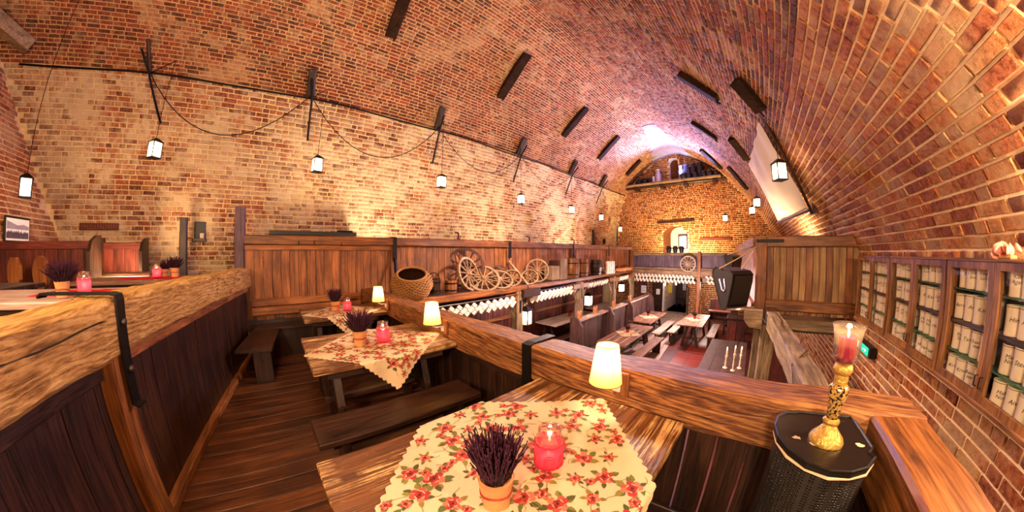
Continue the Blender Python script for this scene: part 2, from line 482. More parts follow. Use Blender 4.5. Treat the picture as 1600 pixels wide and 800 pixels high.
M['candle'] = cloth_glow('candle_wax', 'C02050', 0.4)
M['jarglass'] = glassy('jar_glass', (0.97, 0.95, 0.92, 1), 0.3, 0.03, 0.022, (1, .95, .85, 1), 1.8, 0.85)
M['wax'] = cloth_glow('white_wax', 'F0DCC0', 0.35)
M['gold'] = simple('mercury_gold', 'B08C44', 0.32, 0.6, 0.7, 90, 0.6)
M['amethyst'] = simple('dark_silvering', '3A2030', 0.35, 0.5, 0.7, 70, 0.5)
M['tinblue'] = simple('enamel_blue', '4A4E78', 0.4, 0.2, 0.3, 8)
M['tindark'] = simple('dark_iron_pot', '262430', 0.45, 0.3, 0.3, 8)
M['tinwhite'] = simple('zinc', 'B8B4C8', 0.35, 0.5, 0.2, 8)
M['plaster'] = simple('whitewash', 'D8C8BE', 0.9, 0, 0.1, 6, 0.3)
M['paper'] = simple('paper', 'E8E4DC', 0.8, 0, 0.05)
M['yellow'] = simple('yellow_plastic', 'D0B818', 0.5, 0, 0.1)
M['rope'] = simple('rope', 'B8946A', 0.9, 0, 0.2, 60, 0.3)
M['rose_leaf'] = simple('dried_petal', 'E8977E', 0.8, 0, 0.2, 20)
M['sky'] = emit('window_daylight', (0.85, 0.85, 1.0), 9)
M['exit'] = emit('exit_green', (0.03, 0.55, 0.28), 1.3)
M['exitw'] = emit('exit_white', (0.9, 1.0, 0.95), 1.6)
# ------------------------------------------------------------------ the brick vault
Y0, Y1 = -6.6, 16.3
ZF = -1.65
LEFT = [(-7.35, ZF), (-7.35, 0.5), (-7.35, 2.2), (-7.22, 3.4), (-6.75, 4.8), (-5.98, 5.82), (-5.0, 6.6), (-4.15, 6.95)]
RIGHT = [(-2.6, 6.62), (-1.6, 5.95), (-0.7, 5.08), (0.1, 4.1), (0.75, 3.2), (1.3, 2.4), (1.62, 1.75), (1.7, 1.2), (1.7, ZF)]
def catmull(P, n=8):
    P = [2 * np.array(P[0]) - np.array(P[1])] + [np.array(p) for p in P] + [2 * np.array(P[-1]) - np.array(P[-2])]
    out = []
    for i in range(1, len(P) - 2):
        for k in range(n):
            t = k / n
            out.append(0.5 * (2 * P[i] + (P[i + 1] - P[i - 1]) * t + (2 * P[i - 1] - 5 * P[i] + 4 * P[i + 1] - P[i + 2]) * t * t + (3 * P[i] - P[i - 1] - 3 * P[i + 1] + P[i + 2]) * t ** 3))
    out.append(P[-2]); return out
PRO = np.array(catmull(LEFT + [(-3.4, 7.02)] + RIGHT))
ARC = np.concatenate([[0], np.cumsum(np.linalg.norm(np.diff(PRO, axis=0), axis=1))])
def pro(s):
    x = np.interp(s, ARC, PRO[:, 0]); z = np.interp(s, ARC, PRO[:, 1])
    e = 0.05
    dx = np.interp(s + e, ARC, PRO[:, 0]) - np.interp(s - e, ARC, PRO[:, 0])
    dz = np.interp(s + e, ARC, PRO[:, 1]) - np.interp(s - e, ARC, PRO[:, 1])
    l = np.hypot(dx, dz) + 1e-9
    return x, z, dz / l, -dx / l          # inward normal (x, z)
def arc_at_z(z, left=True):
    k = np.argmax(PRO[:, 1])
    if left: return float(np.interp(z, PRO[:k + 1, 1], ARC[:k + 1]))
    return float(np.interp(-z, -PRO[k:, 1], ARC[k:]))
def vault_surf(s, t, off):
    x, z, nx, nz = pro(s)
    return np.stack([x + nx * off, t, z + nz * off], -1)
def end_surf(s, t, off):                 # s = height, t = X
    return np.stack([t, np.full_like(s, Y1) - off, s], -1)
def near_y(z): return -4.6 - np.maximum(0, z - 1.8) * 0.46
def near_surf(s, t, off):
    return np.stack([t, near_y(s) + off, s], -1)

def courses(s0, s1, t0, t1, hb, lb, seed, gap=0.014):
    rng = np.random.default_rng(seed); S = []
    n = max(1, int(round((s1 - s0) / hb))); hb = (s1 - s0) / n
    for i in range(n):
        t = t0 - rng.random() * lb
        a, b = s0 + i * hb + gap / 2, s0 + (i + 1) * hb - gap / 2
        head = (i % 2 == 1)
        while t < t1:
            L = lb * (rng.uniform(0.9, 1.08) if not (head and rng.random() < 0.55) else 0.5)
            u0, u1 = max(t, t0), min(t + L, t1)
            if u1 - u0 > 0.05: S.append((a, b, u0 + gap / 2, u1 - gap / 2))
            t += L
    return np.array(S), rng

def cam_px(P):
    d = P - np.array([0, 0, EYE]); D = np.linalg.norm(d, axis=1); d = d / D[:, None]
    q = math.sqrt(0.5); a = (d[:, 0] + d[:, 1]) * q; c = (d[:, 1] - d[:, 0]) * q; b = d[:, 2]
    k = 890 / (1 + np.maximum(c, -0.9))
    return 800 + a * k, 395 - b * k, k / D, d

BRICKS = {}
def brick_unit(v):
    key = round(v, 1)
    if key in BRICKS: return BRICKS[key]
    i = 0.03
    vs = [(-.5, -.5, 0), (.5, -.5, 0), (.5, .5, 0), (-.5, .5, 0), (-.5 + i, -.5 + 3 * i, 1), (.5 - i, -.5 + 2 * i, 1), (.5 - i, .5 - 3 * i, 1), (-.5 + i, .5 - 2 * i, 1)]
    me = bpy.data.meshes.new('brick')
    me.from_pydata(vs, [], [(4, 5, 6, 7), (0, 1, 5, 4), (1, 2, 6, 5), (2, 3, 7, 6), (3, 0, 4, 7)]); me.update()
    at = me.attributes.new('rnd', 'FLOAT', 'FACE'); at.data.foreach_set('value', [key] * 5)
    BRICKS[key] = me; return me

def brickwork(wall, surf, S, rng, mat, depth=0.012, single=300, hide=None, keep=None):
    "every brick has its own edges; the largest in view are objects, the rest one mesh"
    if keep is not None:
        c = surf((S[:, 0] + S[:, 1]) / 2, (S[:, 2] + S[:, 3]) / 2, np.zeros(len(S)))
        S = S[keep(c)]
    N = len(S)
    sm, tm = (S[:, 0] + S[:, 1]) / 2, (S[:, 2] + S[:, 3]) / 2
    C = surf(sm, tm, np.zeros(N))
    dep = depth * rng.uniform(0.35, 1.5, N); rnd = rng.random(N)
    pick = np.zeros(N, bool)
    if single:
        Nn = surf(sm, tm, np.ones(N)) - C
        px, py, sc, d = cam_px(C)
        w = (S[:, 1] - S[:, 0]) * (S[:, 3] - S[:, 2]) * sc ** 2 * np.abs((d * Nn).sum(1))
        bad = (px < 5) | (px > 1595) | (py < 5) | (py > 795)
        if hide is not None: bad |= hide(C, px, py)
        w[bad] = 0
        idx = np.argsort(-w)[:single]; idx = idx[w[idx] > 0]; pick[idx] = True
        e = 0.02
        for i in idx:
            c = Vector(C[i]); n = Vector(Nn[i]).normalized()
            ts = Vector(surf(sm[i:i + 1] + e, tm[i:i + 1], np.zeros(1))[0] - C[i]).normalized()
            tt = Vector(surf(sm[i:i + 1], tm[i:i + 1] + e, np.zeros(1))[0] - C[i]).normalized()
            o = bpy.data.objects.new('brick', brick_unit(round(rnd[i] * 0.9 + 0.05, 1)))
            if not o.data.materials: o.data.materials.append(None)
            COL.objects.link(o); o.parent = wall
            o.material_slots[0].link = 'OBJECT'; o.material_slots[0].material = mat
            a, b, z = tt * (S[i, 3] - S[i, 2]), ts * (S[i, 1] - S[i, 0]), n * (dep[i] + 0.006)
            m = Matrix(((a.x, b.x, z.x, c.x - n.x * .004), (a.y, b.y, z.y, c.y - n.y * .004), (a.z, b.z, z.z, c.z - n.z * .004), (0, 0, 0, 1)))
            o.matrix_local = m
    S = S[~pick]; dep = dep[~pick]; rnd = rnd[~pick]; N = len(S)
    i = 0.010
    cor = []
    for front in (0, 1):
        for (a, b) in ((0, 2), (0, 3), (1, 3), (1, 2)):
            s = S[:, a] + front * (i if a == 0 else -i) * rng.uniform(0.0, 2.2, N)
            t = S[:, b] + front * (i if b == 2 else -i) * rng.uniform(0.0, 2.2, N)
            cor.append(surf(s, t, (dep * rng.uniform(0.8, 1.2, N)) if front else np.full(N, -0.004)))
    V = np.stack(cor, 1).reshape(-1, 3)
    base = np.arange(N)[:, None] * 8
    Q = np.array([(4, 5, 6, 7), (0, 1, 5, 4), (1, 2, 6, 5), (2, 3, 7, 6), (3, 0, 4, 7)])
    Fc = (base[:, None, :] + Q[None]).reshape(-1, 4)
    me = bpy.data.meshes.new('brick_courses')
    me.vertices.add(len(V)); me.vertices.foreach_set('co', V.ravel())
    me.loops.add(Fc.size); me.loops.foreach_set('vertex_index', Fc.ravel())
    me.polygons.add(len(Fc)); me.polygons.foreach_set('loop_start', np.arange(0, Fc.size, 4)); me.polygons.foreach_set('loop_total', np.full(len(Fc), 4))
    me.update(calc_edges=True); me.validate()
    at = me.attributes.new('rnd', 'FLOAT', 'FACE'); at.data.foreach_set('value', np.repeat(rnd, 5))
    o = mkobj('brick_courses', me, mat, wall); o['kind'] = 'stuff'
    return o

def sheet(name, surf, s0, s1, t0, t1, ns, nt, mat, keep=None, thick=0):
    s = np.linspace(s0, s1, ns + 1); t = np.linspace(t0, t1, nt + 1)
    Sg, Tg = np.meshgrid(s, t, indexing='ij')
    V = surf(Sg.ravel(), Tg.ravel(), np.zeros(Sg.size))
    F = []
    for i in range(ns):
        for j in range(nt):
            if keep is not None and not keep((s[i] + s[i + 1]) / 2, (t[j] + t[j + 1]) / 2): continue
            F.append((i * (nt + 1) + j, i * (nt + 1) + j + 1, (i + 1) * (nt + 1) + j + 1, (i + 1) * (nt + 1) + j))
    me = bpy.data.meshes.new(name); me.from_pydata(V.tolist(), [], F); me.update()
    o = mkobj(name, me, mat); o['kind'] = 'structure'; WL[o.name] = (0, 0, 0)
    return o

sL = arc_at_z(4.95, True); sR = arc_at_z(3.35, False); SE = float(ARC[-1])
wall_left = sheet('wall_left', vault_surf, 0, sL, Y0, Y1, 150, 1, M['mortar_left'])
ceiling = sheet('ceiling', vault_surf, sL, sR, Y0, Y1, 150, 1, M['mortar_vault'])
wall_right = sheet('wall_right', vault_surf, sR, SE, Y0, Y1, 150, 1, M['mortar'])
HB, LB = 0.098, 0.29
S, rng = courses(0, sL, -6.5, Y1 - 0.02, HB, LB, 1)
brickwork(wall_left, vault_surf, S, rng, M['brick_left'], 0.010, 300,
          hide=lambda C, px, py: (C[:, 2] < 1.9), keep=lambda C: (C[:, 2] > 0.3) & (C[:, 1] > near_y(C[:, 2]) + 0.02))
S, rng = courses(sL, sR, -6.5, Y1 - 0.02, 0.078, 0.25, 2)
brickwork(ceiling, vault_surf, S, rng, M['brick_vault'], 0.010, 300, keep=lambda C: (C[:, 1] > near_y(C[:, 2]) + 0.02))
S, rng = courses(sR, SE, -3.0, Y1 - 0.02, 0.098, 0.29, 3, 0.015)
brickwork(wall_right, vault_surf, S, rng, M['brick_right'], 0.012, 300,
          hide=lambda C, px, py: ((C[:, 2] > 0.66) & (C[:, 2] < 1.56) & (C[:, 1] < 5.0)) | ((py > 610) & (px < 1410)) | (py > 620 + (px - 1410) * 1.15) | ((C[:, 1] > 5.2) & (C[:, 2] < 1.85) & (C[:, 2] > 0.4)))

# old plaster left on the crown of the vault before the end wall
sK = float(ARC[int(np.argmax(PRO[:, 1]))])
rgp = random.Random(6); vs = []; nP = 26
for i in range(nP + 1):
    yy = 11.8 + 4.45 * i / nP; hw = 0.35 + 0.95 * (i / nP) ** 1.3
    a, b = sK - hw * rgp.uniform(.8, 1.15), sK + hw * rgp.uniform(.75, 1.1)
    for k in range(9):
        q = vault_surf(np.array([a + (b - a) * k / 8]), np.array([yy]), np.array([0.012 if k in (0, 8) else 0.024]))[0]; vs.append(tuple(q))
mb = MB(); mb.add(vs, [(i * 9 + k, (i + 1) * 9 + k, (i + 1) * 9 + k + 1, i * 9 + k + 1) for i in range(nP) for k in range(8)])
build(mb, 'plaster_patch', simple('old_plaster', '8A7E90', .95, 0, .3, 4, .5, .1), ceiling, 1)

# end wall with the doorway, the window niche and the high niche
DX0, DX1, DZ = -4.28, -3.02, -0.30
WX0, WX1, WZ = -4.46, -3.06, 2.55
NX0, NX1, NZ = -4.0, -3.42, 6.55
def in_arch(x, z, x0, x1, zb, zs):
    r = (x1 - x0) / 2; c = (x0 + x1) / 2
    return (x > x0) & (x < x1) & (z > zb) & ((z < zs) | ((x - c) ** 2 / r ** 2 + (z - zs) ** 2 / (min(r, 0.48) ** 2) < 1))
def opening(x, z):
    return in_arch(x, z, DX0, DX1, ZF - 1, DZ) | in_arch(x, z, WX0, WX1, 0.5, WZ) | in_arch(x, z, NX0, NX1, 5.6, NZ)
def inside(x, z, pad=0.0):
    k = int(np.argmax(PRO[:, 1]))
    zl = np.interp(x, PRO[24:k + 1, 0], PRO[24:k + 1, 1], left=-9); zr = np.interp(x, PRO[k:-9, 0], PRO[k:-9, 1], right=-9)
    return np.where(x < PRO[k, 0], (z < zl + pad) | (z < 2.2), (z < zr + pad) | (z < 1.75))
wall_end = sheet('wall_end', end_surf, ZF, 7.3, -7.35, 1.7, 150, 150, M['mortar'],
                 keep=lambda z, x: bool(inside(np.array(x), np.array(z), 0.06)) and not bool(opening(np.array(x), np.array(z))))
S, rng = courses(ZF, 7.3, -7.35, 1.7, HB, LB, 4)
brickwork(wall_end, end_surf, S, rng, M['brick_end'], 0.012, 120, keep=lambda C: inside(C[:, 0], C[:, 2]) & ~opening(C[:, 0], C[:, 2]),
          hide=lambda C, px, py: (C[:, 2] < 1.9) | (C[:, 0] > -0.6))
wall_near = sheet('wall_near', near_surf, 0.3, 7.6, -7.6, 1.8, 20, 1, M['mortar'])
S, rng = courses(0.4, 7.2, -7.4, 1.7, HB, LB, 5)
brickwork(wall_near, near_surf, S, rng, M['brick_right'], 0.012, 100, keep=lambda C: inside(C[:, 0], C[:, 2]), hide=lambda C, px, py: (C[:, 2] < 1.75))

# reveals: doorway passage, window niche, high niche
def arch_pts(x0, x1, zb, zs, n=12):
    r = (x1 - x0) / 2; c = (x0 + x1) / 2; h = min(r, 0.48)
    return [(x0, zb)] + [(c - r * math.cos(PI * i / n), zs + h * math.sin(PI * i / n)) for i in range(n + 1)] + [(x1, zb)]
def reveal(name, pts, y0, y1, shrink, mat, backmat=None):
    c = sum(p[0] for p in pts) / len(pts)
    mb = MB(); n = len(pts)
    q = [(c + (x - c) * shrink, z) for x, z in pts]
    vs = [(x, y0, z) for x, z in pts] + [(x, y1, z) for x, z in q]
    fs = [(i, i + 1, n + i + 1, n + i) for i in range(n - 1)] + [(n - 1, 0, n, 2 * n - 1)]
    mb.add(vs, fs)
    o = build(mb, name, mat, wall_end)
    if backmat:
        b = MB(); b.add([(x, y1 - 0.002, z) for x, z in q], [tuple(range(n))]); build(b, 'niche_back', backmat, wall_end)
    return o
reveal('niche_reveal', arch_pts(WX0, WX1, 0.5, WZ), Y1, Y1 + 1.0, 0.72, M['brick_end'], M['plaster'])
reveal('niche_reveal', arch_pts(NX0, NX1, 5.6, NZ), Y1, Y1 + 0.5, 0.95, M['plaster'], M['brick_end'])
reveal('passage_wall', arch_pts(DX0, DX1, ZF, DZ), Y1, Y1 + 2.6, 1.0, M['plaster'], M['dark_z'])
win = thing('window_1', None, None, (-3.52, Y1 + 0.93, 2.0)); win['kind'] = 'structure'
mb = MB(); mb.box((-3.72, Y1 + .90, 1.85), (-3.32, Y1 + .94, 2.5)); build(mb, 'window_pane', M['sky'], win)
for x in (-3.76, -3.30):
    mb = MB(); mb.box((x - .03, Y1 + .86, 1.80), (x + .03, Y1 + .96, 2.56)); build(mb, 'window_frame', M['dark_z'], win)
for z in (1.82, 2.53):
    mb = MB(); mb.box((-3.76, Y1 + .86, z - .03), (-3.30, Y1 + .96, z + .03)); build(mb, 'window_frame', M['dark_z'], win)
# brick arch over the doorway
dx = (DX0 + DX1) / 2; rr = (DX1 - DX0) / 2
for i in range(15):
    a = PI * (i + 0.5) / 15
    p = Vector((dx - (rr + .11) * math.cos(a), Y1 - 0.02, DZ + 0.48 * math.sin(a) * 1.22))
    mb = MB(M=T(*p) @ Matrix.Rotation(a - PI / 2, 4, 'Y')); mb.cbox((-0.045, -0.02, -0.12), (0.045, 0.03, 0.12), 0.006)
    build(mb, 'arch_brick', M['twine'] if i % 3 == 0 else M['bark'], wall_end)
# relieving timber and dark slot above the niche
mb = MB(); hewn(mb, (-4.75, Y1 - .02, 3.25), (-2.7, Y1 - .02, 3.30), 0.08, 0.14, 0.01, 3); tag(build(mb, 'lintel', M['dark_x']), 'dark timber lintel let into the end wall above the lit niche', 'lintel')
mb = MB(); mb.cbox((-2.45, Y1 - .05, 2.2), (-0.8, Y1 - .005, 2.36), .01); tag(build(mb, 'wall_board', M['red_x']), 'long dark board fixed on the far end wall, right of the lit niche', 'board')

# ------------------------------------------------------------------ floors
def boards(parent, x0, x1, y0, y1, z0, z1, along, w, mat, gap=0.006, name='plank', jit=0.0):
    rng = random.Random(int((x0 + y0 * 3 + z0 * 7) * 100))
    a0, a1 = (y0, y1) if along == 'x' else (x0, x1)
    n = max(1, int(round((a1 - a0) / w))); w = (a1 - a0) / n
    for i in range(n):
        p, q = a0 + i * w + gap / 2, a0 + (i + 1) * w - gap / 2
        e = rng.uniform(-jit, jit)
        mb = MB()
        if along == 'x': mb.cbox((x0, p, z0), (x1, q, z1 + e), 0.004)
        else: mb.cbox((p, y0, z0), (q, y1, z1 + e), 0.004)
        build(mb, name, mat, parent)
def slab(name, x0, x1, y0, y1, z0, z1, mat):
    mb = MB(); mb.box((x0, y0, z0), (x1, y1, z1)); o = build(mb, name, mat, None, 0, True); o['kind'] = 'structure'; WL[o.name] = (0, 0, 0); return o
fl = slab('floor', -5.25, 1.7, -1.6, 1.62, -0.30, -0.03, M['dark_y'])
boards(fl, -5.2, 1.6, -1.5, 1.5, -0.03, 0.0, 'y', 0.165, M['floor_y'], 0.007, jit=0.003)
hall = slab('floor', -7.35, 1.7, 1.0, 19.0, ZF - 0.2, ZF, M['red_y'])
slab('floor', -7.34, -5.2, -4.55, Y1, 0.34, 0.5, M['dark_y'])
slab('floor', -5.2, 1.7, -4.6, -1.55, 0.34, 0.5, M['dark_y'])
slab('floor', -5.2, 0.0, 13.1, Y1, 0.34, 0.5, M['dark_y'])
slab('floor', 0.1, 1.7, 5.35, Y1, 0.34, 0.5, M['dark_y'])
# grey boarded walkway and red tiled areas on the hall floor
M['path'] = wood('walkway_board', '8A7066', 'D4B8A8', 'y', 0.45, 0.3, 0.6, 0.25)
M['tile'] = simple('red_tile', '8A3328', 0.35, 0, 0.3, 3, 0.1)
for i in range(8):                       # long boards, side by side, slightly skewed with the walkway
    a = i / 8; b = (i + 1) / 8 - 0.012
    mb = MB()
    P = [(-3.45 + 1.45 * a, 5.5), (-3.45 + 1.45 * b, 5.5), (-4.25 + 1.3 * b, 16.2), (-4.25 + 1.3 * a, 16.2)]
    mb.prism(P, ZF, ZF + 0.008); build(mb, 'walkway_board', M['path'], hall)
for (x0, x1, y0, y1) in ((-1.95, 0.1, 6.0, 9.6), (-1.75, -0.2, 9.7, 13.4), (-5.0, -3.45, 6.0, 10.5)):
    nx, ny = int((x1 - x0) / 0.4), int((y1 - y0) / 0.45)
    for i in range(nx):
        for j in range(ny):
            mb = MB(); ax, ay = (x1 - x0) / nx, (y1 - y0) / ny
            mb.box((x0 + i * ax + .004, y0 + j * ay + .004, ZF), (x0 + (i + 1) * ax - .004, y0 + (j + 1) * ay - .004, ZF + 0.006))
            build(mb, 'floor_tile', M['tile'], hall)

def strap(parent, pts, w, th, nrm, name='iron_strap', bolts=()):
    "flat iron band following pts; nrm = width direction"
    mb = MB(); nrm = Vector(nrm).normalized(); vs = []; fs = []
    pts = [Vector(p) for p in pts]
    for i, p in enumerate(pts):
        d = (pts[min(i + 1, len(pts) - 1)] - pts[max(i - 1, 0)]).normalized(); o = d.cross(nrm)
        for a, b in ((-1, -1), (1, -1), (1, 1), (-1, 1)): vs.append(p + nrm * (a * w / 2) + o * (b * th / 2))
    for i in range(len(pts) - 1):
        for k in range(4): fs.append((i * 4 + k, i * 4 + (k + 1) % 4, (i + 1) * 4 + (k + 1) % 4, (i + 1) * 4 + k))
    n = (len(pts) - 1) * 4
    fs += [(3, 2, 1, 0), (n, n + 1, n + 2, n + 3)]
    mb.add(vs, fs); s = build(mb, name, M['iron'], parent)
    for p in bolts:
        m = MB(); m.lathe([(0.0, -0.012), (.016, -0.012), (.019, 0.0), (.012, .012), (0, .014)], 8, p, Matrix.Rotation(PI / 2, 4, 'X')); build(m, 'bolt', M['bolt'], s, 1)
    return s

# ---------------- rail between the gallery tables and the hall
t = thing('timber_railing', 'heavy golden oak railing over dark boards beside the lamp-lit tables', 'railing', (-2, 1.5, 0))
mb = MB(); hewn(mb, (-5.12, 1.51, 0.805), (-1.27, 1.51, 0.805), 0.25, 0.25, 0.012, 1, 60); build(mb, 'rail_beam', M['railadze'], t, 40)
mb = MB(); hewn(mb, (-1.20, 1.51, 0.810), (0.82, 1.51, 0.810), 0.245, 0.25, 0.014, 7, 40); build(mb, 'rail_beam', M['railadze'], t, 40)
for q0, q1 in ((-5.1, -5.0), (-1.33, -1.13)):
    mb = MB(); mb.cbox((q0, 1.43, 0), (q1, 1.57, 0.69)); build(mb, 'post', M['dark_z'], t)
strap(t, [(-1.235, 1.375, 0.40), (-1.235, 1.372, 0.94), (-1.235, 1.42, 0.945), (-1.235, 1.64, 0.945), (-1.235, 1.645, 0.62)], 0.075, 0.012, (1, 0, 0))
xs = -5.0; i = 0
while xs < 0.75:
    w = 0.155
    if not (-1.34 < xs + w / 2 < -1.12):
        mb = MB(); mb.cbox((xs + .006, 1.49, 0.0), (xs + w - .006, 1.515, 0.70), .004); build(mb, 'plank', M['dark_z'], t)
    xs += w
mb = MB(); mb.cbox((-5.0, 1.455, 0.60), (-1.33, 1.49, 0.69)); build(mb, 'ledger', M['dark_x'], t)
mb = MB(); mb.cbox((-1.13, 1.455, 0.0), (0.58, 1.49, 0.09)); build(mb, 'ledger', M['dark_x'], t)
# side railing along the brick wall
t = thing('timber_railing', 'dark oak railing running along the brick wall beneath the stein cabinets', 'railing', (0.7, 0, 0))
mb = MB(); hewn(mb, (0.695, -0.95, 0.805), (0.695, 1.385, 0.805), 0.235, 0.25, 0.012, 9, 40); build(mb, 'rail_beam', M['rail_y'], t, 40)
mb = MB(); mb.cbox((0.60, -0.95, 0.40), (0.64, 1.38, 0.66)); build(mb, 'apron_board', M['dark_y'], t)
for k in range(11):
    y = -0.85 + k * 0.2
    mb = MB(); mb.cbox((0.66, y + .004, 0), (0.685, y + .196, 0.69)); build(mb, 'plank', M['dark_z'], t)

# ---------------- left parapet (a little skewed to the hall)
A = Vector((1.2, -1.3, 0)); B = Vector((-5.12, -0.395, 0)); dv = (B - A).normalized(); LP = (B - A).length
MP = Matrix(((dv.x, dv.y, 0, A.x), (dv.y, -dv.x, 0, A.y), (0, 0, 1, 0), (0, 0, 0, 1)))   # local x along, local y to the table side
def lp(x, y, z): return MP @ Vector((x, y, z))
tsp = ((-1.86) - A.x) / dv.x                                                # place of the iron strap
t = thing('plank_parapet', 'tall parapet with a pale hand-hewn beam on dark boards, left of the walkway', 'parapet', (-2, -0.9, 0))
mb = MB(); hewn(mb, lp(0, -0.145, 1.19), lp(tsp - .012, -0.145, 1.19), 0.29, 0.285, 0.018, 21, 45, chip=.03); build(mb, 'top_beam', M['adzed'], t, 40)
mb = MB(); hewn(mb, lp(tsp + .01, -0.145, 1.20), lp(LP, -0.145, 1.19), 0.28, 0.28, 0.016, 5, 50, chip=.03); build(mb, 'top_beam', M['adzed'], t, 40)
mb = MB(); hewn(mb, lp(tsp - .02, -.10, 0), lp(tsp - .02, -.10, 1.06), 0.17, 0.16, 0.006, 2, 12); build(mb, 'post', M['rail_z'], t, 40)
mb = MB(M=MP); mb.cbox((0, -0.14, 0.96), (tsp - .11, -0.06, 1.06)); build(mb, 'upper_rail', M['dark_x'], t)
mb = MB(M=MP); mb.cbox((tsp + .07, -0.14, 0.985), (LP, -0.05, 1.06)); build(mb, 'upper_rail', M['panel_x'], t)
x = 0; k = 0
rg = random.Random(4)
while x < LP - 0.05:
    w = rg.uniform(0.2, 0.34); x1 = min(x + w, LP)
    if not (x < tsp < x1 and False):
        mb = MB(M=MP); mb.cbox((x + .003, -0.13, 0.0), (x1 - .003, -0.095 + rg.uniform(-.004, .004), 1.0), .004); build(mb, 'plank', M['dark_z'], t)
    x = x1
mb = MB(M=MP); mb.cbox((tsp + .07, -0.10, 0.0), (LP, -0.03, 0.07)); build(mb, 'base_board', M['panel_x'], t)
mb = MB(M=MP); mb.cbox((0, -.10, 0), (tsp - .11, -.03, .07)); build(mb, 'base_board', M['panel_x'], t)
mb = MB(); mb.tube([lp(tsp - .06 - 1.5 * u / 12, .004 + .003 * math.sin(u), 1.245 - .045 * (u / 12) + .007 * math.sin(u * 1.3)) for u in range(13)], .0045, 4); build(mb, 'long_crack', M['black'], t)
strap(t, [lp(tsp, -.46, 1.345), lp(tsp, -.44, 1.362), lp(tsp, -.02, 1.362), lp(tsp, 0.012, 1.355), lp(tsp, 0.018, 1.33), lp(tsp, 0.016, 0.80), lp(tsp, 0.05, 0.785)], 0.07, 0.012, dv, bolts=(lp(tsp, 0.03, 1.22), lp(tsp, 0.03, 0.98)))

# ---------------- planked partition along the left gallery
t = thing('gallery_partition', 'long orange-brown planked partition with a heavy top beam along the left gallery', 'partition', (-5.2, 6, 0))
XP = -5.2
secs = [(-0.48, 2.02), (2.06, 5.02), (5.06, 7.95), (7.99, 10.6), (10.64, 13.2)]
for i, (a, b) in enumerate(secs):
    mb = MB(); hewn(mb, (XP + .01, a, 1.755), (XP + .01, b, 1.755), 0.16, 0.15, 0.008, 30 + i, None); build(mb, 'top_beam', M['rail_y'], t, 40)
    n = int((b - a) / 0.135); w = (b - a) / n
    for k in range(n):
        y = a + k * w; e = random.uniform(-.006, .006)
        mb = MB(); mb.cbox((XP - .03, y + .003, 0.52), (XP - .005 + e, y + w - .003, 1.69), .003); build(mb, 'plank', M['panel_z'], t)
    mb = MB(); mb.cbox((XP - .04, b - .04, 0.5), (XP + .045, b + .08, 1.70)); build(mb, 'post', M['panel_z'], t)
    if i < 4: strap(t, [(XP + .10, b + .02, 1.42), (XP + .095, b + .02, 1.83), (XP + .06, b + .02, 1.842), (XP - .08, b + .02, 1.842)], 0.075, 0.012, (0, 1, 0))
mb = MB(); mb.tube([(XP + .10, 2.04, 1.45), (XP + .30, 1.98, 1.02)], .028, 4); build(mb, 'iron_brace', M['iron'], t)
mb = MB(); mb.cbox((XP - .02, -0.48, 1.60), (XP + .035, 2.0, 1.685)); build(mb, 'upper_rail', M['panel_y'], t)
mb = MB(); mb.cbox((XP - .03, -.48, 0), (XP - .005, 1.45, 0.54)); build(mb, 'lower_panel', M['dark_z'], t)
for z0, z1, dx in ((0.74, 0.86, .10), (0.60, 0.73, .13)):
    mb = MB(); hewn(mb, (XP + dx / 2, -0.40, (z0 + z1) / 2), (XP + dx / 2, 1.38, (z0 + z1) / 2), 0.06, z1 - z0, .006, 3); build(mb, 'bench_back_rail', M['panel_y'], t, 40)
for y, h in ((0.35, 1.74), (0.6, 1.76), (1.05, 1.73)):
    m = MB(); m.tube([(XP + .09, y, h), (XP + .12, y, h - .01), (XP + .135, y, h - .04), (XP + .12, y, h - .06), (XP + .105, y, h - .045)], .006, 5); build(m, 'coat_hook', M['iron'], t, 1)
# bench under the partition and corner seat by the parapet
t = thing('wall_bench', 'dark plank bench built along the foot of the gallery partition', 'bench', (-4.95, 0.5, 0))
mb = MB(); mb.cbox((-5.17, -0.38, 0.43), (-4.82, 1.38, 0.47)); build(mb, 'seat', M['dark_y'], t)
mb = MB(); mb.cbox((-4.90, -0.36, 0.0), (-4.87, 1.36, 0.43)); build(mb, 'front_panel', M['dark_z'], t)
t = thing('corner_bench', 'small dark seat in the corner between the hewn parapet and the partition', 'bench', (-4.3, -0.25, 0))
mb = MB(); mb.prism([(-3.83, -0.55), (-3.78, -0.12), (-4.80, 0.0), (-4.80, -0.40)], 0.425, 0.46); build(mb, 'seat', M['dark_x'], t)
for x in (-3.95, -4.65):
    mb = MB(); mb.cbox((x - .02, -0.36, 0), (x + .02, -0.14, 0.425)); build(mb, 'leg', M['dark_z'], t)

# ---------------- end gallery parapet
t = thing('end_gallery_parapet', 'low violet-grey boarded parapet of the far end gallery', 'parapet', (-2.6, 13, 0.5))
mb = MB(); hewn(mb, (-5.1, 13.05, 1.50), (-0.45, 13.05, 1.50), .16, .12, .008, 41, 30); build(mb, 'top_rail', M['grey_x'], t, 40)
mb = MB(); hewn(mb, (-5.1, 13.0, 0.86), (-0.45, 13.0, 0.86), .2, .12, .008, 42, 30); build(mb, 'bottom_beam', M['grey_x'], t, 40)
M['violet_z'] = wood('violet_board', '382A34', '7A6A78', 'z', 0.5, 0.3, 0.7, 0.4)
for k in range(32):
    x = -5.05 + k * 0.143
    mb = MB(); mb.cbox((x + .003, 13.0, 0.92), (x + .14, 13.03, 1.44), .003); build(mb, 'plank', M['violet_z'], t)
for x in (-5.02, -1.95):
    mb = MB(); hewn(mb, (x, 12.92, ZF if x > -3 else 0.3), (x, 12.92, 1.62), .14, .14, .006, 3, 16); build(mb, 'post', M['panel_z'], t, 40)
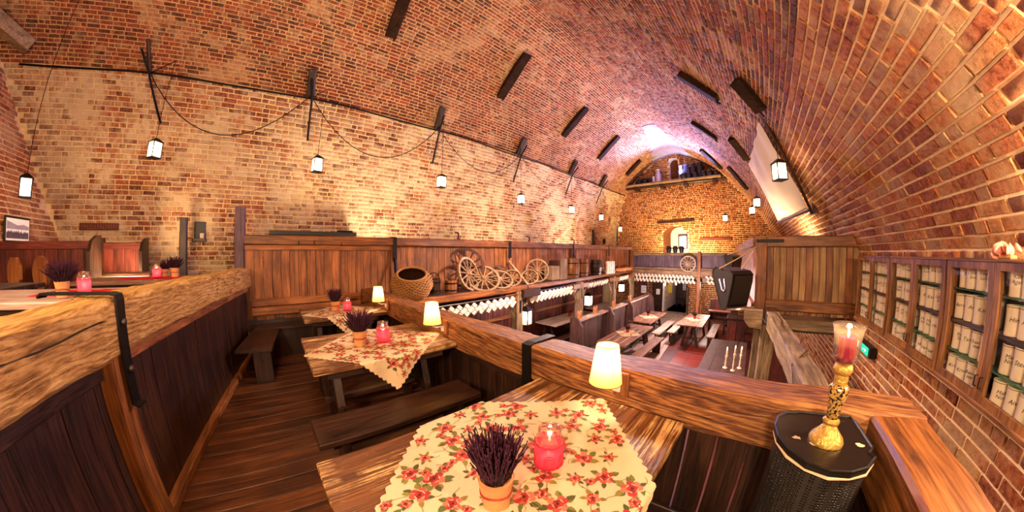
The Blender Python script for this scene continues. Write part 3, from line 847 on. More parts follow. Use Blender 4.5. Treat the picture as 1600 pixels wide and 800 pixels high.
mb = MB(); mb.cbox((-5.1, 12.86, 0.58), (-0.5, 13.05, 0.80)); build(mb, 'hanging_rail', M['grey_x'], t)

# ---------------- right gallery box
t = thing('gallery_box', 'boarded timber gallery box jutting out above the hall, next to the cabinets', 'gallery', (0.9, 5.3, 0.6))
mb = MB(); hewn(mb, (0.12, 5.27, 1.73), (1.74, 5.27, 1.73), .14, .17, .008, 51, 24); build(mb, 'top_beam', M['rail_x'], t, 40)
mb = MB(); hewn(mb, (0.30, 5.27, 0.76), (1.70, 5.27, 0.76), .12, .17, .008, 52, 24); build(mb, 'bottom_beam', M['rail_x'], t, 40)
for k in range(14):
    x = 0.30 + k * 0.1; e = random.uniform(-.006, .006)
    mb = MB(); mb.cbox((x + .003, 5.27 + e, 0.62), (x + .097, 5.31, 1.68), .004); build(mb, 'plank', M['hewn_z'] if k % 3 else M['panel_z'], t)
mb = MB(); hewn(mb, (0.21, 5.26, 0.55), (0.21, 5.26, 1.80), .19, .17, .008, 53, 16); build(mb, 'corner_post', M['panel_z'], t, 40)
sv = Vector((-0.56, 7.3, 0)); sl = sv.length; sa = math.atan2(sv.y, sv.x)
MS = T(0.16, 5.3, 0) @ RZ(sa)
mb = MB(M=MS); mb.cbox((0, -0.02, 1.66), (sl, .08, 1.80)); build(mb, 'side_top_beam', M['panel_x'], t)
mb = MB(M=MS); mb.cbox((0, -0.02, 0.58), (sl, .08, 0.76)); build(mb, 'side_bottom_beam', M['panel_x'], t)
for k in range(40):
    mb = MB(M=MS); w = sl / 40; mb.cbox((k * w + .004, 0, 0.7), (k * w + w - .004, .03, 1.68), .003); build(mb, 'side_plank', M['panel_z'], t)
strap(t, [(0.13, 5.16, 1.74), (0.55, 5.16, 1.74)], 0.05, 0.01, (0, 0, 1))
# supporting timbers
t = thing('post_and_beam', 'pale weathered post with a long beam running from the gallery box to the railing', 'timber frame', (0.33, 4.75, ZF))
mb = MB(); hewn(mb, (0.335, 4.75, ZF), (0.335, 4.75, 0.56), .20, .2, .008, 61, 26); build(mb, 'post', M['grey_z'], t, 40)
mb = MB(); hewn(mb, (0.37, 5.2, 0.62), (0.56, 1.62, 0.62), .19, .22, .012, 62, 40); build(mb, 'beam', M['grey_y'], t, 40)
mb = MB(); mb.prism([(-0.02, 0.76), (-0.02, 0.62), (0.06, 0.52), (0.24, 0.50), (0.24, 0.76)], 4.62, 4.86, Matrix(((1, 0, 0, 0), (0, 0, 1, 0), (0, 1, 0, 0), (0, 0, 0, 1)))); build(mb, 'corbel', M['grey_x'], t)
mb = MB(); hewn(mb, (0.45, 5.38, 0.46), (1.72, 5.38, 0.46), .2, .16, .01, 63, 20); build(mb, 'cross_beam', M['grey_x'], t, 40)
mb = MB(); hewn(mb, (0.20, 4.95, ZF), (0.20, 4.95, 0.5), .12, .12, .008, 64, 20); build(mb, 'rear_post', M['grey_z'], t, 40)
# cable tacked on the beam
tag(build(MB().tube([(0.40, 4.7, .75), (0.45, 4.2, .742), (0.42, 3.8, .745), (0.50, 3.2, .745), (0.56, 2.9, .745), (0.40, 2.6, .70), (0.41, 2.2, .55), (0.43, 1.75, .50)], .007, 5), 'cable', M['brown'], None, 1), 'thin reddish cable lying along the pale beam beside the post', 'cable')

# ---------------- hall side: ledge, posts, planked back wall
def lx(y): return -4.36 - (y - 1.7) * 0.055           # outer edge of the ledge
t = thing('display_ledge', 'long timber ledge on the hall side of the partition carrying wheels and tubs', 'ledge', (-4.8, 6, 0.7))
mb = MB(); mb.prism([(XP + .05, 1.68), (lx(1.68), 1.68), (lx(13), 12.9), (XP + .05, 12.9)], 0.72, 0.78); build(mb, 'shelf_board', M['dark_y'], t)
mb = MB(); hewn(mb, (lx(1.7) + .0, 1.7, 0.72), (lx(5.0), 5.0, 0.72), .12, .13, .012, 71, 30); build(mb, 'front_beam', M['rail_y'], t, 40)
mb = MB(); hewn(mb, (lx(5.05) + .0, 5.05, 0.72), (lx(12.8), 12.8, 0.72), .1, .11, .012, 72, 60); build(mb, 'front_beam', M['rail_y'], t, 40)
mb = MB(); mb.prism([(-5.3, 1.66), (lx(1.68) - .2, 1.66), (lx(13) - .1, 12.9), (-5.3, 12.9)], 0.34, 0.5); build(mb, 'joist_board', M['dark_y'], t)
def pr(name, x, y, w, label, mat='grey_z', zt=0.66, seed=0):
    t = thing(name, label, 'post', (x, y, ZF))
    mb = MB(); hewn(mb, (x, y, ZF), (x, y, zt), w, w, .008, seed, 24); build(mb, 'shaft', M[mat], t, 40)
    mb = MB(); hewn(mb, (x, y - .45, zt - .12), (x, y + .45, zt - .12), w * .95, .16, .008, seed + 1, 10); build(mb, 'head_beam', M['rail_y'], t, 40)
    for s in (-1, 1):
        mb = MB(); mb.tube([(x, y + s * .08, zt - .65), (x, y + s * .42, zt - .16)], .045, 4); build(mb, 'brace', M['grey_z'], t)
    strap(t, [(x + w / 2 + .006, y, zt - .5), (x + w / 2 + .006, y, zt - .2)], 0.05, 0.01, (0, 1, 0))
    return t
pr('hall_post', -4.55, 4.72, .2, 'pale hall post nearest the railing, with an iron strap, beside the hanging lantern', seed=81)
pr('hall_post', -4.62, 7.55, .2, 'pale hall post in the middle of the hanging mug row', seed=83)
pr('hall_post', -4.72, 10.2, .19, 'pale hall post with braces near the far tables', seed=85)
pr('hall_post', -4.85, 12.5, .18, 'pale hall post in the far left corner below the end gallery', seed=87)
wl = thing('wall_hall', None, None, (-6.7, 7, ZF)); wl['kind'] = 'structure'
for k in range(70):
    y = 1.7 + k * 0.165
    mb = MB(); mb.cbox((-6.72, y + .004, ZF), (-6.69 + random.uniform(-.006, .006), y + .161, 0.36), .004); build(mb, 'plank', M['red_z'], wl)
mb = MB(); mb.cbox((-6.69, 1.7, -0.62), (-6.64, 13.2, -0.52)); build(mb, 'dado_rail', M['panel_y'], wl)
# ------------------------------------------------------------------ gallery tables
def trestle_table(x0, x1, y0, y1, zt, label, group=None, top='top_y', base=0.0, legs='dark_z', nb=4, cat='table'):
    t = thing('trestle_table', label, cat, ((x0 + x1) / 2, (y0 + y1) / 2, base), 0, group)
    w = (x1 - x0) / nb
    for i in range(nb):
        mb = MB(); mb.cbox((x0 + i * w + .0015, y0, zt - .045), (x0 + (i + 1) * w - .0015, y1, zt + random.uniform(-.0015, .0015)), .005); build(mb, 'tabletop_board', M[top], t)
    for q in (x0 + .08, x1 - .11):
        mb = MB(); mb.cbox((q, y0 + .10, zt - .12), (q + .03, y1 - .10, zt - .045)); build(mb, 'apron', M['dark_y'], t)
    for y in (y0 + .2, y1 - .2):
        for s in (-1, 1):
            xc = (x0 + x1) / 2
            mb = MB(); mb.add([(xc + s * .10 - .045, y - .03, zt - .05), (xc + s * .10 + .045, y - .03, zt - .05), (xc + s * .10 + .045, y + .03, zt - .05), (xc + s * .10 - .045, y + .03, zt - .05),
                               (xc + s * .27 - .045, y - .03, base), (xc + s * .27 + .045, y - .03, base), (xc + s * .27 + .045, y + .03, base), (xc + s * .27 - .045, y + .03, base)],
                              [(0, 1, 2, 3), (7, 6, 5, 4), (0, 4, 5, 1), (1, 5, 6, 2), (2, 6, 7, 3), (3, 7, 4, 0)])
            build(mb, 'leg', M[legs], t)
        mb = MB(); mb.cbox((xc - .26, y - .02, base + .28), (xc + .26, y + .02, base + .34)); build(mb, 'crossbar', M[legs], t)
    mb = MB(); mb.cbox((xc - .025, y0 + .1, base + .29), (xc + .025, y1 - .1, base + .335)); build(mb, 'stretcher', M['dark_y'], t)
    return t

def bench(x0, x1, y0, y1, zt, label, base=0.0, group=None, mat='dark_y', back=None):
    t = thing('bench', label, 'bench', ((x0 + x1) / 2, (y0 + y1) / 2, base), 0, group)
    mb = MB(); mb.cbox((x0, y0, zt - .045), (x1, y1, zt), .008); build(mb, 'seat', M[mat], t)
    along_y = (y1 - y0) > (x1 - x0)
    for k in (0.14, 0.86):
        mb = MB()
        if along_y:
            y = y0 + (y1 - y0) * k; mb.cbox((x0 + .03, y - .025, base), (x1 - .03, y + .025, zt - .045))
        else:
            x = x0 + (x1 - x0) * k; mb.cbox((x - .025, y0 + .03, base), (x + .025, y1 - .03, zt - .045))
        build(mb, 'leg', M['dark_z'], t)
    xc, yc = (x0 + x1) / 2, (y0 + y1) / 2
    mb = MB()
    if along_y: mb.cbox((xc - .02, y0 + .1, zt - .16), (xc + .02, y1 - .1, zt - .08))
    else: mb.cbox((x0 + .1, yc - .02, zt - .16), (x1 - .1, yc + .02, zt - .08))
    build(mb, 'stretcher', M[mat], t)
    if back:
        bx, h = back
        mb = MB(); mb.cbox((bx - .02, y0, zt + .12), (bx + .02, y1, h), .008); build(mb, 'backrest', M[mat], t)
        for k in (0.12, 0.88):
            y = y0 + (y1 - y0) * k
            mb = MB(); mb.cbox((bx - .045, y - .03, zt - .05), (bx - .02, y + .03, h - .02)); build(mb, 'back_post', M['dark_z'], t)
    return t

ROSE = [lin('A84A3A'), lin('B86852'), lin('96342C'), lin('7A221E'), lin('D09A82'), lin('5E1616')]
LEAF = [lin('6A6430'), lin('566030'), lin('7E7036'), lin('4A4A28')]
def tablecloth(cx, cy, L, xl, xr, zt, label, seed):
    rg = random.Random(seed); q = math.sqrt(.5)
    t = thing('tablecloth', label, 'tablecloth', (cx, cy, zt), 0)
    def f(a, b, off=0.0):
        x = cx + (a - b) * q; y = cy + (a + b) * q; z = zt + .0035
        z += .004 * math.exp(-(a / .008) ** 2) + .004 * math.exp(-((b - .02) / .008) ** 2) + .0015 * mnoise.noise((a * 7 + seed, b * 7, 0))
        for edge, s in ((xr, 1), (xl, -1)):
            e = (x - edge - s * .006) * s
            if e > 0:
                sw = .012 * math.sin(y * 22 + seed) * min(1, e * 8)
                if e < .015: return (x + s * off * .5, y, z - e * e * 20 + off)
                return (edge + s * (.021 + sw + .05 * (e - .015) + off), y + 0.1 * (cy - y) * e, z - .0045 - (e - .015))
        return (x, y, z + off)
    n = 76; vs = []; fs = []
    for i in range(n + 1):
        for j in range(n + 1):
            a = -L / 2 + L * i / n; b = -L / 2 + L * j / n
            if i in (0, n): a += (1 if i else -1) * .016 * abs(math.sin(PI * j * L / n / .045))
            if j in (0, n): b += (1 if j else -1) * .016 * abs(math.sin(PI * i * L / n / .045))
            vs.append(f(a, b))
    for i in range(n):
        for j in range(n): fs.append((i * (n + 1) + j, (i + 1) * (n + 1) + j, (i + 1) * (n + 1) + j + 1, i * (n + 1) + j + 1))
    mb = MB(); mb.add(vs, fs); build(mb, 'linen', M['linen'], t, 1)
    # printed roses, leaves and tendrils
    pv = MB(); cols = []
    def poly(pts, c, o):
        if any(abs(a) > L / 2 + .004 or abs(b) > L / 2 + .004 for a, b in pts): return
        pv.add([f(a, b, .0010 + o) for a, b in pts], [tuple(range(len(pts)))]); cols.append(c)
    def blob(a, b, r1, r2, ang, c, o, n=9, wob=.12):
        ca, sa = math.cos(ang), math.sin(ang)
        poly([(a + ca * u - sa * v, b + sa * u + ca * v) for u, v in
              ((r1 * math.cos(2 * PI * k / n) * (1 + rg.uniform(-wob, wob)), r2 * math.sin(2 * PI * k / n) * (1 + rg.uniform(-wob, wob))) for k in range(n))], c, o)
    def leaf(a, b, l, ang, c):
        ca, sa = math.cos(ang), math.sin(ang); w = l * .3
        poly([(a + ca * u - sa * v, b + sa * u + ca * v) for u, v in ((0, 0), (l * .35, w), (l * .7, w * .7), (l, 0), (l * .7, -w * .7), (l * .35, -w))], c, .0002)
    def rose(a, b, R):
        tone = rg.choice((0, 1, 2))
        for k in range(7):
            g = 2 * PI * k / 7 + rg.random(); blob(a + R * .62 * math.cos(g), b + R * .62 * math.sin(g), R * .46, R * .38, g, ROSE[(tone + k) % 3], .0004)
        for k in range(5):
            g = 2 * PI * k / 5 + rg.random(); blob(a + R * .33 * math.cos(g), b + R * .33 * math.sin(g), R * .34, R * .2, g + 1.2, ROSE[(3 if k % 2 else 2)], .0007)
        for k in range(4):
            g = 2 * PI * k / 4 + rg.random(); blob(a + R * .5 * math.cos(g), b + R * .5 * math.sin(g), R * .28, R * .07, g + 1.5, ROSE[4], .0009, 7)
        blob(a, b, R * .2, R * .16, rg.random() * 6, ROSE[5], .0011, 7)
    def tendril(a, b, ang, l):
        pts = []
        for k in range(7):
            pts.append((a, b)); ang += rg.uniform(-.6, .7); a += l / 7 * math.cos(ang); b += l / 7 * math.sin(ang)
        for p, r in zip(pts, pts[1:]):
            d = math.hypot(r[0] - p[0], r[1] - p[1]) or 1; nx, ny = -(r[1] - p[1]) / d * .0009, (r[0] - p[0]) / d * .0009
            poly([(p[0] + nx, p[1] + ny), (p[0] - nx, p[1] - ny), (r[0] - nx, r[1] - ny), (r[0] + nx, r[1] + ny)], LEAF[3], .0001)
    g = 0.118; k = int(L / g) + 1
    for i in range(-k, k + 1):
        for j in range(-k, k + 1):
            a = (i + .5 * (j % 2)) * g + rg.uniform(-.022, .022); b = j * g * .9 + rg.uniform(-.022, .022)
            if abs(a) > L / 2 - .02 or abs(b) > L / 2 - .02: continue
            big = (i + j) % 3 != 0; R = rg.uniform(.030, .038) if big else rg.uniform(.018, .024)
            an = rg.random() * 6.28
            for m in range(9 if big else 6): leaf(a + R * .8 * math.cos(an + m), b + R * .8 * math.sin(an + m), R * rg.uniform(.75, 1.2), an + m * 1.05 + rg.uniform(-.2, .2), rg.choice(LEAF))
            tendril(a, b, an + 2, R * 3.6); tendril(a, b, an + 4.5, R * 3)
            rose(a, b, R)
            if big:
                a2, b2 = a + R * 1.7 * math.cos(an + 3), b + R * 1.7 * math.sin(an + 3)
                leaf(a2, b2, R * .9, an + 3.6, rg.choice(LEAF)); leaf(a2, b2, R * .9, an + 2.4, rg.choice(LEAF)); rose(a2, b2, R * .55)
    o = build(pv, 'rose_print', M['print'], t); o['kind'] = 'stuff'
    at = o.data.attributes.new('pc', 'FLOAT_COLOR', 'FACE'); at.data.foreach_set('color', [x for c in cols for x in c])
    return t

ZT = 0.76
trestle_table(-1.09, -0.20, 0.04, 1.34, ZT, 'worn brown trestle table in the foreground with flaking paint, under the nearest lamp')
trestle_table(-2.96, -2.06, 0.18, 1.37, ZT, 'worn trestle table in the middle of the gallery row')
trestle_table(-4.55, -3.75, 0.29, 1.37, ZT, 'worn trestle table at the far end of the row, by the planked partition')
tablecloth(-0.64, 0.69, 0.89, -1.09, -0.20, ZT, 'cream rose-printed tablecloth on the foreground table', 1)
tablecloth(-2.41, 0.78, 0.88, -2.96, -2.06, ZT, 'cream rose-printed tablecloth on the middle gallery table, corner hanging down', 2)
tablecloth(-4.03, 0.84, 0.78, -4.55, -3.75, ZT, 'cream rose-printed tablecloth on the gallery table by the partition', 3)
bench(-1.99, -1.66, 0.10, 1.32, 0.45, 'dark plank bench between the foreground table and the middle table', back=None)
bench(-1.55, -1.22, 0.10, 1.30, 0.43, 'dark bench tucked under the far side of the foreground table')
bench(-3.45, -3.12, 0.22, 1.34, 0.45, 'dark bench on the far side of the middle table')
bench(-0.02, 0.16, 0.30, 0.92, 0.46, 'short dark bench at the near side of the foreground table, mostly below the frame')

# potted heather
def heather(name, loc, label, sc=1.0, pot='bark', fol='heather', n=130, lean=.55, seed=1, potcol=None):
    rg = random.Random(seed)
    t = thing(name, label, 'potted plant', loc)
    P = lambda r, z: (r * sc, z * sc)
    mb = MB(); mb.lathe([P(0, 0), P(.042, 0), P(.046, .05), P(.054, .105), P(.056, .11), P(.048, .11), P(.046, .095), P(0, .095)], 20, loc, None, .02); build(mb, 'pot', M[pot], t, 40)
    for z in (.052, .058):
        mb = MB(); mb.tube([(loc[0] + .0485 * sc * math.cos(a * PI / 8), loc[1] + .0485 * sc * math.sin(a * PI / 8), loc[2] + (z + .004 * math.sin(a)) * sc) for a in range(16)], .0022 * sc, 4, None, True); build(mb, 'twine', M['twine'], t)
    for part, mm, cnt, zl in (('leaves', 'leafdark', n, .12), ('flower_spikes', fol, n * 2, .165)):
        mb = MB()
        for k in range(cnt):
            an = rg.random() * 2 * PI; ti = lean * math.sqrt(rg.random()) * rg.uniform(.6, 1.15); l = zl * rg.uniform(.7, 1.1) * sc
            d = Vector((math.cos(an) * math.sin(ti), math.sin(an) * math.sin(ti), math.cos(ti)))
            b = Vector(loc) + Vector((math.cos(an), math.sin(an), 0)) * (.03 * sc * math.sqrt(rg.random())) + Vector((0, 0, .09 * sc))
            m = 11; pts = [b + d * (l * i / m) + Vector((rg.uniform(-1, 1), rg.uniform(-1, 1), 0)) * .002 + Vector((0, 0, -.01 * sc * (i / m) ** 2 * ti)) for i in range(m + 1)]
            mb.tube(pts, .003, 4, [(.0012 if i < 2 else .0027 * (1 + .9 * (i % 2)) * (1 - .5 * i / m)) * sc for i in range(m + 1)])
        o = build(mb, part, M[mm], t); o['kind'] = 'stuff'
    return t

def candle_jar(loc, label, sc=1.0, lace=True, power=0.5, group=None):
    t = thing('candle_jar', label, 'candle jar', loc, 0, group)
    P = lambda L: [(r * sc, z * sc) for r, z in L]
    mb = MB(); mb.shell(P([(0, .002), (.040, .002), (.047, .012), (.048, .105), (.045, .118), (.036, .130), (.036, .150)]), 28, loc); build(mb, 'jar', M['jarglass'], t, 1)
    mb = MB(); mb.shell(P([(.0375, .132), (.0395, .134), (.0395, .139), (.0375, .141), (.0395, .145), (.038, .152), (.034, .152)]), 28, loc); build(mb, 'rim', M['jarglass'], t, 1)
    mb = MB(); mb.shell(P([(0, .004), (.041, .003), (.0478, .012), (.0488, .02), (.0488, .104)]), 28, loc); build(mb, 'red_wrap', M['redglass'], t, 1)
    if lace:
        mb = MB()
        for z0, am, cnt in ((.106, .006, 14), (.016, .004, 16)):
            mb.tube([(loc[0] + .0495 * sc * math.cos(a * PI / 32), loc[1] + .0495 * sc * math.sin(a * PI / 32), loc[2] + (z0 - am * abs(math.sin(a * cnt * PI / 64))) * sc) for a in range(64)], .002 * sc, 4, None, True)
        for k in range(6):
            g = k * PI / 3 + .2
            for ri in (.018, .010):
                mb.tube([(loc[0] + .0497 * sc * math.cos(g + ri / .0497 * math.cos(u * PI / 6)), loc[1] + .0497 * sc * math.sin(g + ri / .0497 * math.cos(u * PI / 6)), loc[2] + (.048 + ri * 1.2 * math.sin(u * PI / 6)) * sc) for u in range(12)], .0012 * sc, 4, None, True)
        build(mb, 'lace_band', M['redlace'], t)['kind'] = 'stuff'
    mb = MB(); mb.lathe(P([(0, .008), (.026, .008), (.026, .038), (0, .036)]), 16, loc); build(mb, 'candle', M['wax'], t, 40)
    mb = MB(); mb.lathe(P([(0, .038), (.004, .044), (.003, .052), (0, .060)]), 8, loc); build(mb, 'flame', M['flame'], t, 1)
    if power: point('jar_candle_light', (loc[0], loc[1], loc[2] + .062 * sc), power, (1.0, .45, .25), .012)
    return t

heather('potted_heather', (-0.545, 0.475, ZT + .007), 'dark heather in a birch-bark pot on the foreground table', 1.02, seed=1, lean=.42, n=170)
heather('potted_heather', (-2.46, 0.635, ZT + .006), 'purple heather in a birch-bark pot on the middle table', 1.18, seed=2, lean=.75)
heather('potted_heather', (-4.18, 0.755, ZT + .006), 'small dark heather in an orange pot on the table by the partition', 1.15, seed=3, n=90)
candle_jar((-0.545, 0.735, ZT + .007), 'glowing red candle jar with lace band on the foreground table', 1.08, True, .4)
candle_jar((-2.44, 0.84, ZT + .006), 'pink glowing candle jar on the middle table', 1.2, True, .8)
candle_jar((-4.09, 0.905, ZT + .006), 'small pink glowing candle jar on the table by the partition', 1.1, True, .7)

# lamps clamped to the railing
def rail_lamp(x, label, power):
    o = (x, 1.265, 0.90)
    t = thing('table_lamp', label, 'lamp', (x, 1.38, 0.80))
    mb = MB(); n = 40; pr_ = []
    mb.shell([(.084, 0), (.070, .10), (.056, .20)], n, o); build(mb, 'shade', M['shade'], t, 1)
    for r, z in ((.0845, .002), (.0565, .199)):
        mb = MB(); mb.tube([(o[0] + r * math.cos(a * PI / 16), o[1] + r * math.sin(a * PI / 16), o[2] + z) for a in range(32)], .002, 4, None, True); build(mb, 'shade_ring', M['brown'], t)
    mb = MB(); mb.lathe([(0, .06), (.014, .065), (.027, .10), (.022, .13), (0, .142)], 14, o); build(mb, 'bulb', M['bulbw'], t, 1)
    mb = MB(); mb.lathe([(0, 0), (.012, 0), (.012, .06), (0, .06)], 10, o); build(mb, 'socket', M['wax'], t, 40)
    mb = MB(); mb.tube([(x, 1.265, .90), (x, 1.265, .875), (x + .01, 1.30, .86), (x + .04, 1.365, .865)], .006, 6); build(mb, 'arm', M['tinwhite'], t, 1)
    mb = MB(); mb.cbox((x + .0, 1.362, .79), (x + .085, 1.386, .925)); build(mb, 'mounting_plate', M['rail_z'], t)
    mb = MB(); mb.cbox((x + .0, 1.352, .815), (x + .045, 1.364, .865)); build(mb, 'switch', M['wax'], t)
    point('table_lamp_light', (x, 1.265, 1.055), power, (1.0, .70, .36), .03)
    return t
rail_lamp(-0.60, 'glowing yellow lamp on the railing beside the foreground table', 6)
rail_lamp(-2.30, 'glowing yellow lamp on the railing beside the middle table', 6)
rail_lamp(-3.80, 'glowing yellow lamp on the railing farthest away, by the wicker basket', 6)

# ------------------------------------------------------------------ loudspeaker with candle holder
tt = NT('flecked_glass'); tc = tt.n('ShaderNodeTexCoord').outputs['Object']
tt.bsdf(tt.mix(tt.ramp(tt.noise(tc, 110, 4, .6), [(.44, BW), (.52, WH)]), lin('2E1824'), lin('D8B060')), .25, .5, None); M['flecked'] = tt.m
M['chip'] = simple('chipped_paint', 'D8B890', .8, 0, .2)
M['grille'] = None
tt = NT('speaker_grille'); tc = tt.n('ShaderNodeTexCoord').outputs['Object']
vo = tt.n('ShaderNodeTexVoronoi', i_Scale=95.0, i_Randomness=0.15); tt.l(tc, vo.inputs['Vector'])
fx = tt.ramp(vo.outputs['Distance'], [(0.25, BW), (0.42, WH)])
tt.bsdf(tt.mix(fx, (.004, .004, .004, 1), (.028, .022, .018, 1)), 0.35, 0.2, fx, 0.9, .004, .6); M['grille'] = tt.m
OUT = [(.27, 1.352), (.49, 1.372), (.505, 1.33), (.522, 1.15), (.50, 1.11), (.515, 1.09), (.47, 1.02), (.41, .982), (.341, .968), (.27, .99), (.215, 1.045), (.180, 1.12), (.170, 1.20), (.185, 1.28), (.225, 1.335), (.262, 1.338)]
def inset(P, d):
    c = Vector((sum(p[0] for p in P) / len(P), sum(p[1] for p in P) / len(P)))
    return [tuple(c + (Vector(p) - c) * (1 - d / (Vector(p) - c).length)) for p in P]
t = thing('loudspeaker', 'black D-shaped floor loudspeaker with a worn top under the glass candle holder', 'loudspeaker', (.35, 1.17, 0))
mb = MB(); mb.prism(inset(OUT, .012), 0.0, 0.885); build(mb, 'grille', M['grille'], t)
M['spktop'] = simple('scuffed_black_top', '15110E', .28, 0, .5, 9, .1, .5)
mb = MB(); mb.prism(OUT, 0.885, 0.916); build(mb, 'top_plate', M['spktop'], t)
mb = MB(); mb.tube([(x, y, .917) for x, y in inset(OUT, .003)], .006, 5, None, True); build(mb, 'raised_rim', M['black'], t)
mb = MB(); mb.tube([(x, y, .893) for x, y in OUT[5:13]], .005, 5, [.001, .005, .003, .006, .004, .006, .003, .001]); build(mb, 'chipped_edge', M['chip'], t)
rgs = random.Random(3)
for kx, ky in ((.25, 1.14), (.31, 1.12), (.475, 1.16)):
    mb = MB(); mb.add([(kx + rgs.uniform(.008, .022) * math.cos(a * .7), ky + rgs.uniform(.006, .018) * math.sin(a * .7), .9172) for a in range(9)], [tuple(range(9))]); build(mb, 'scuff', M['chip'], t)
cl = (.352, 1.150, .917)
t = thing('candle_holder', 'tall gilt mercury-glass candle holder standing on the black loudspeaker', 'candle holder', cl)
mb = MB(); mb.lathe([(0, 0), (.060, 0), (.062, .008), (.056, .022), (.036, .045), (.024, .062), (.022, .070)], 30, cl); build(mb, 'foot', M['gold'], t, 50)
mb = MB(); mb.lathe([(.021, .068), (.028, .072), (.030, .082), (.022, .092)], 24, cl); build(mb, 'lower_knop', M['gold'], t, 50)
mb = MB(); mb.lathe([(.021, .090), (.023, .12), (.030, .165), (.034, .19), (.033, .205), (.022, .215)], 24, cl); build(mb, 'stem', M['flecked'], t, 1)
mb = MB(); mb.lathe([(.021, .213), (.024, .217), (.021, .222), (.024, .227), (.021, .232), (.024, .237), (.02, .243), (.027, .25), (.033, .262), (.030, .278), (.02, .284)], 24, cl); build(mb, 'upper_knop', M['gold'], t, 1)
mb = MB(); mb.shell([(0, .284), (.025, .285), (.040, .295), (.044, .315), (.045, .36), (.050, .395), (.056, .412), (.0555, .413), (.0485, .394), (.0435, .36), (.0425, .315), (.038, .298), (0, .290)], 30, cl); build(mb, 'hurricane_glass', M['jarglass'], t, 1)
mb = MB(); mb.lathe([(0, .292), (.029, .292), (.030, .30), (.030, .366), (.026, .370), (0, .362)], 22, cl); build(mb, 'candle', M['candle'], t, 50)
mb = MB(); mb.lathe([(0, .368), (.0045, .378), (.0035, .392), (0, .408)], 8, cl); build(mb, 'flame', M['flame'], t, 1)
point('holder_candle_light', (cl[0], cl[1], cl[2] + .412), 2.2, (1.0, .55, .25), .01)

# ------------------------------------------------------------------ glazed cabinets with steins
def ring(mb, x0, x1, y0, y1, z0, z1, w):
    "a rectangular frame in one piece, in a plane of constant x"
    o = [(y0, z0), (y1, z0), (y1, z1), (y0, z1)]; i = [(y0 + w, z0 + w), (y1 - w, z0 + w), (y1 - w, z1 - w), (y0 + w, z1 - w)]
    vs = [(x, a, b) for x in (x0, x1) for L in (o, i) for a, b in L]; fs = []
    for k in range(4):
        l = (k + 1) % 4; fs += [(k, l, 4 + l, 4 + k), (8 + k, 12 + k, 12 + l, 8 + l), (k, 8 + k, 8 + l, l), (4 + k, 4 + l, 12 + l, 12 + k)]
    mb.add(vs, fs)
TXT = {}
def lettering(text, size, R):
    key = (text, size)
    if key in TXT: return TXT[key]
    cu = bpy.data.curves.new('lettering', 'FONT'); cu.body = text; cu.size = size; cu.align_x = 'CENTER'; cu.align_y = 'CENTER'; cu.shear = 0.25; cu.resolution_u = 2; cu.space_line = .85
    ob = bpy.data.objects.new('tmp', cu); COL.objects.link(ob)
    me = bpy.data.meshes.new_from_object(ob); bpy.data.objects.remove(ob)
    for v in me.vertices:                              # wrap round the stein
        a = v.co.x / R; h = v.co.y
        v.co = (R * 1.012 * math.cos(a), R * 1.012 * math.sin(a), h)
    me.materials.clear(); me.materials.append(M['ink']); me.update()
    TXT[key] = me; return me
def stein_proto():
    t = bpy.data.objects.new('stein', None)
    return t
mb = MB(); mb.lathe([(0, 0), (.046, 0), (.048, .004), (.0465, .02), (.0455, .09), (.047, .150), (.0475, .156), (.043, .156), (.041, .02), (0, .015)], 20)
STB = mb.mesh('stein_body'); STB.polygons.foreach_set('use_smooth', [True] * len(STB.polygons)); STB.set_sharp_from_angle(angle=.7); STB.materials.append(M['stein'])
mb = MB(); mb.tube([(-.044, 0, .13), (-.062, 0, .128), (-.076, 0, .10), (-.074, 0, .06), (-.058, 0, .03), (-.044, 0, .03)], .007, 6); STH = mb.mesh('handle'); STH.materials.append(M['stein'])
mb = MB(); mb.tube([(.0478 * math.cos(a * PI / 10), .0478 * math.sin(a * PI / 10), .148) for a in range(20)], .0016, 4, None, True); STR = mb.mesh('rim_band'); STR.materials.append(M['brown'])
NAMES = ['Arro', 'Kadi', 'Tamla', 'Kristi', 'Kaader-\nmann', 'Undar\nSoo', 'Xenia', 'Romanova', 'Sten', 'Karel\nAgarve', 'Piret\nLodi', 'Hind', 'Rinna', 'Malle\nNora', 'Aivar', 'Olev\nHansi', 'Tiina', 'Raul', 'Marko\nKivi', 'Reet\nSalu']
CX0, CX1, CZ0, CZ1 = 1.48, 1.665, 0.745, 1.53
units = [(3.65, 4.68, 'the far cabinet by the gallery box'), (2.605, 3.63, 'the middle cabinet'), (1.555, 2.585, 'the cabinet nearest the camera')]
rows = [(.765, .98, 'bottom row'), (.95, 1.0, 'second row up'), (1.148, 1.0, 'third row up'), (1.343, 1.0, 'top row')]
rg = random.Random(5)
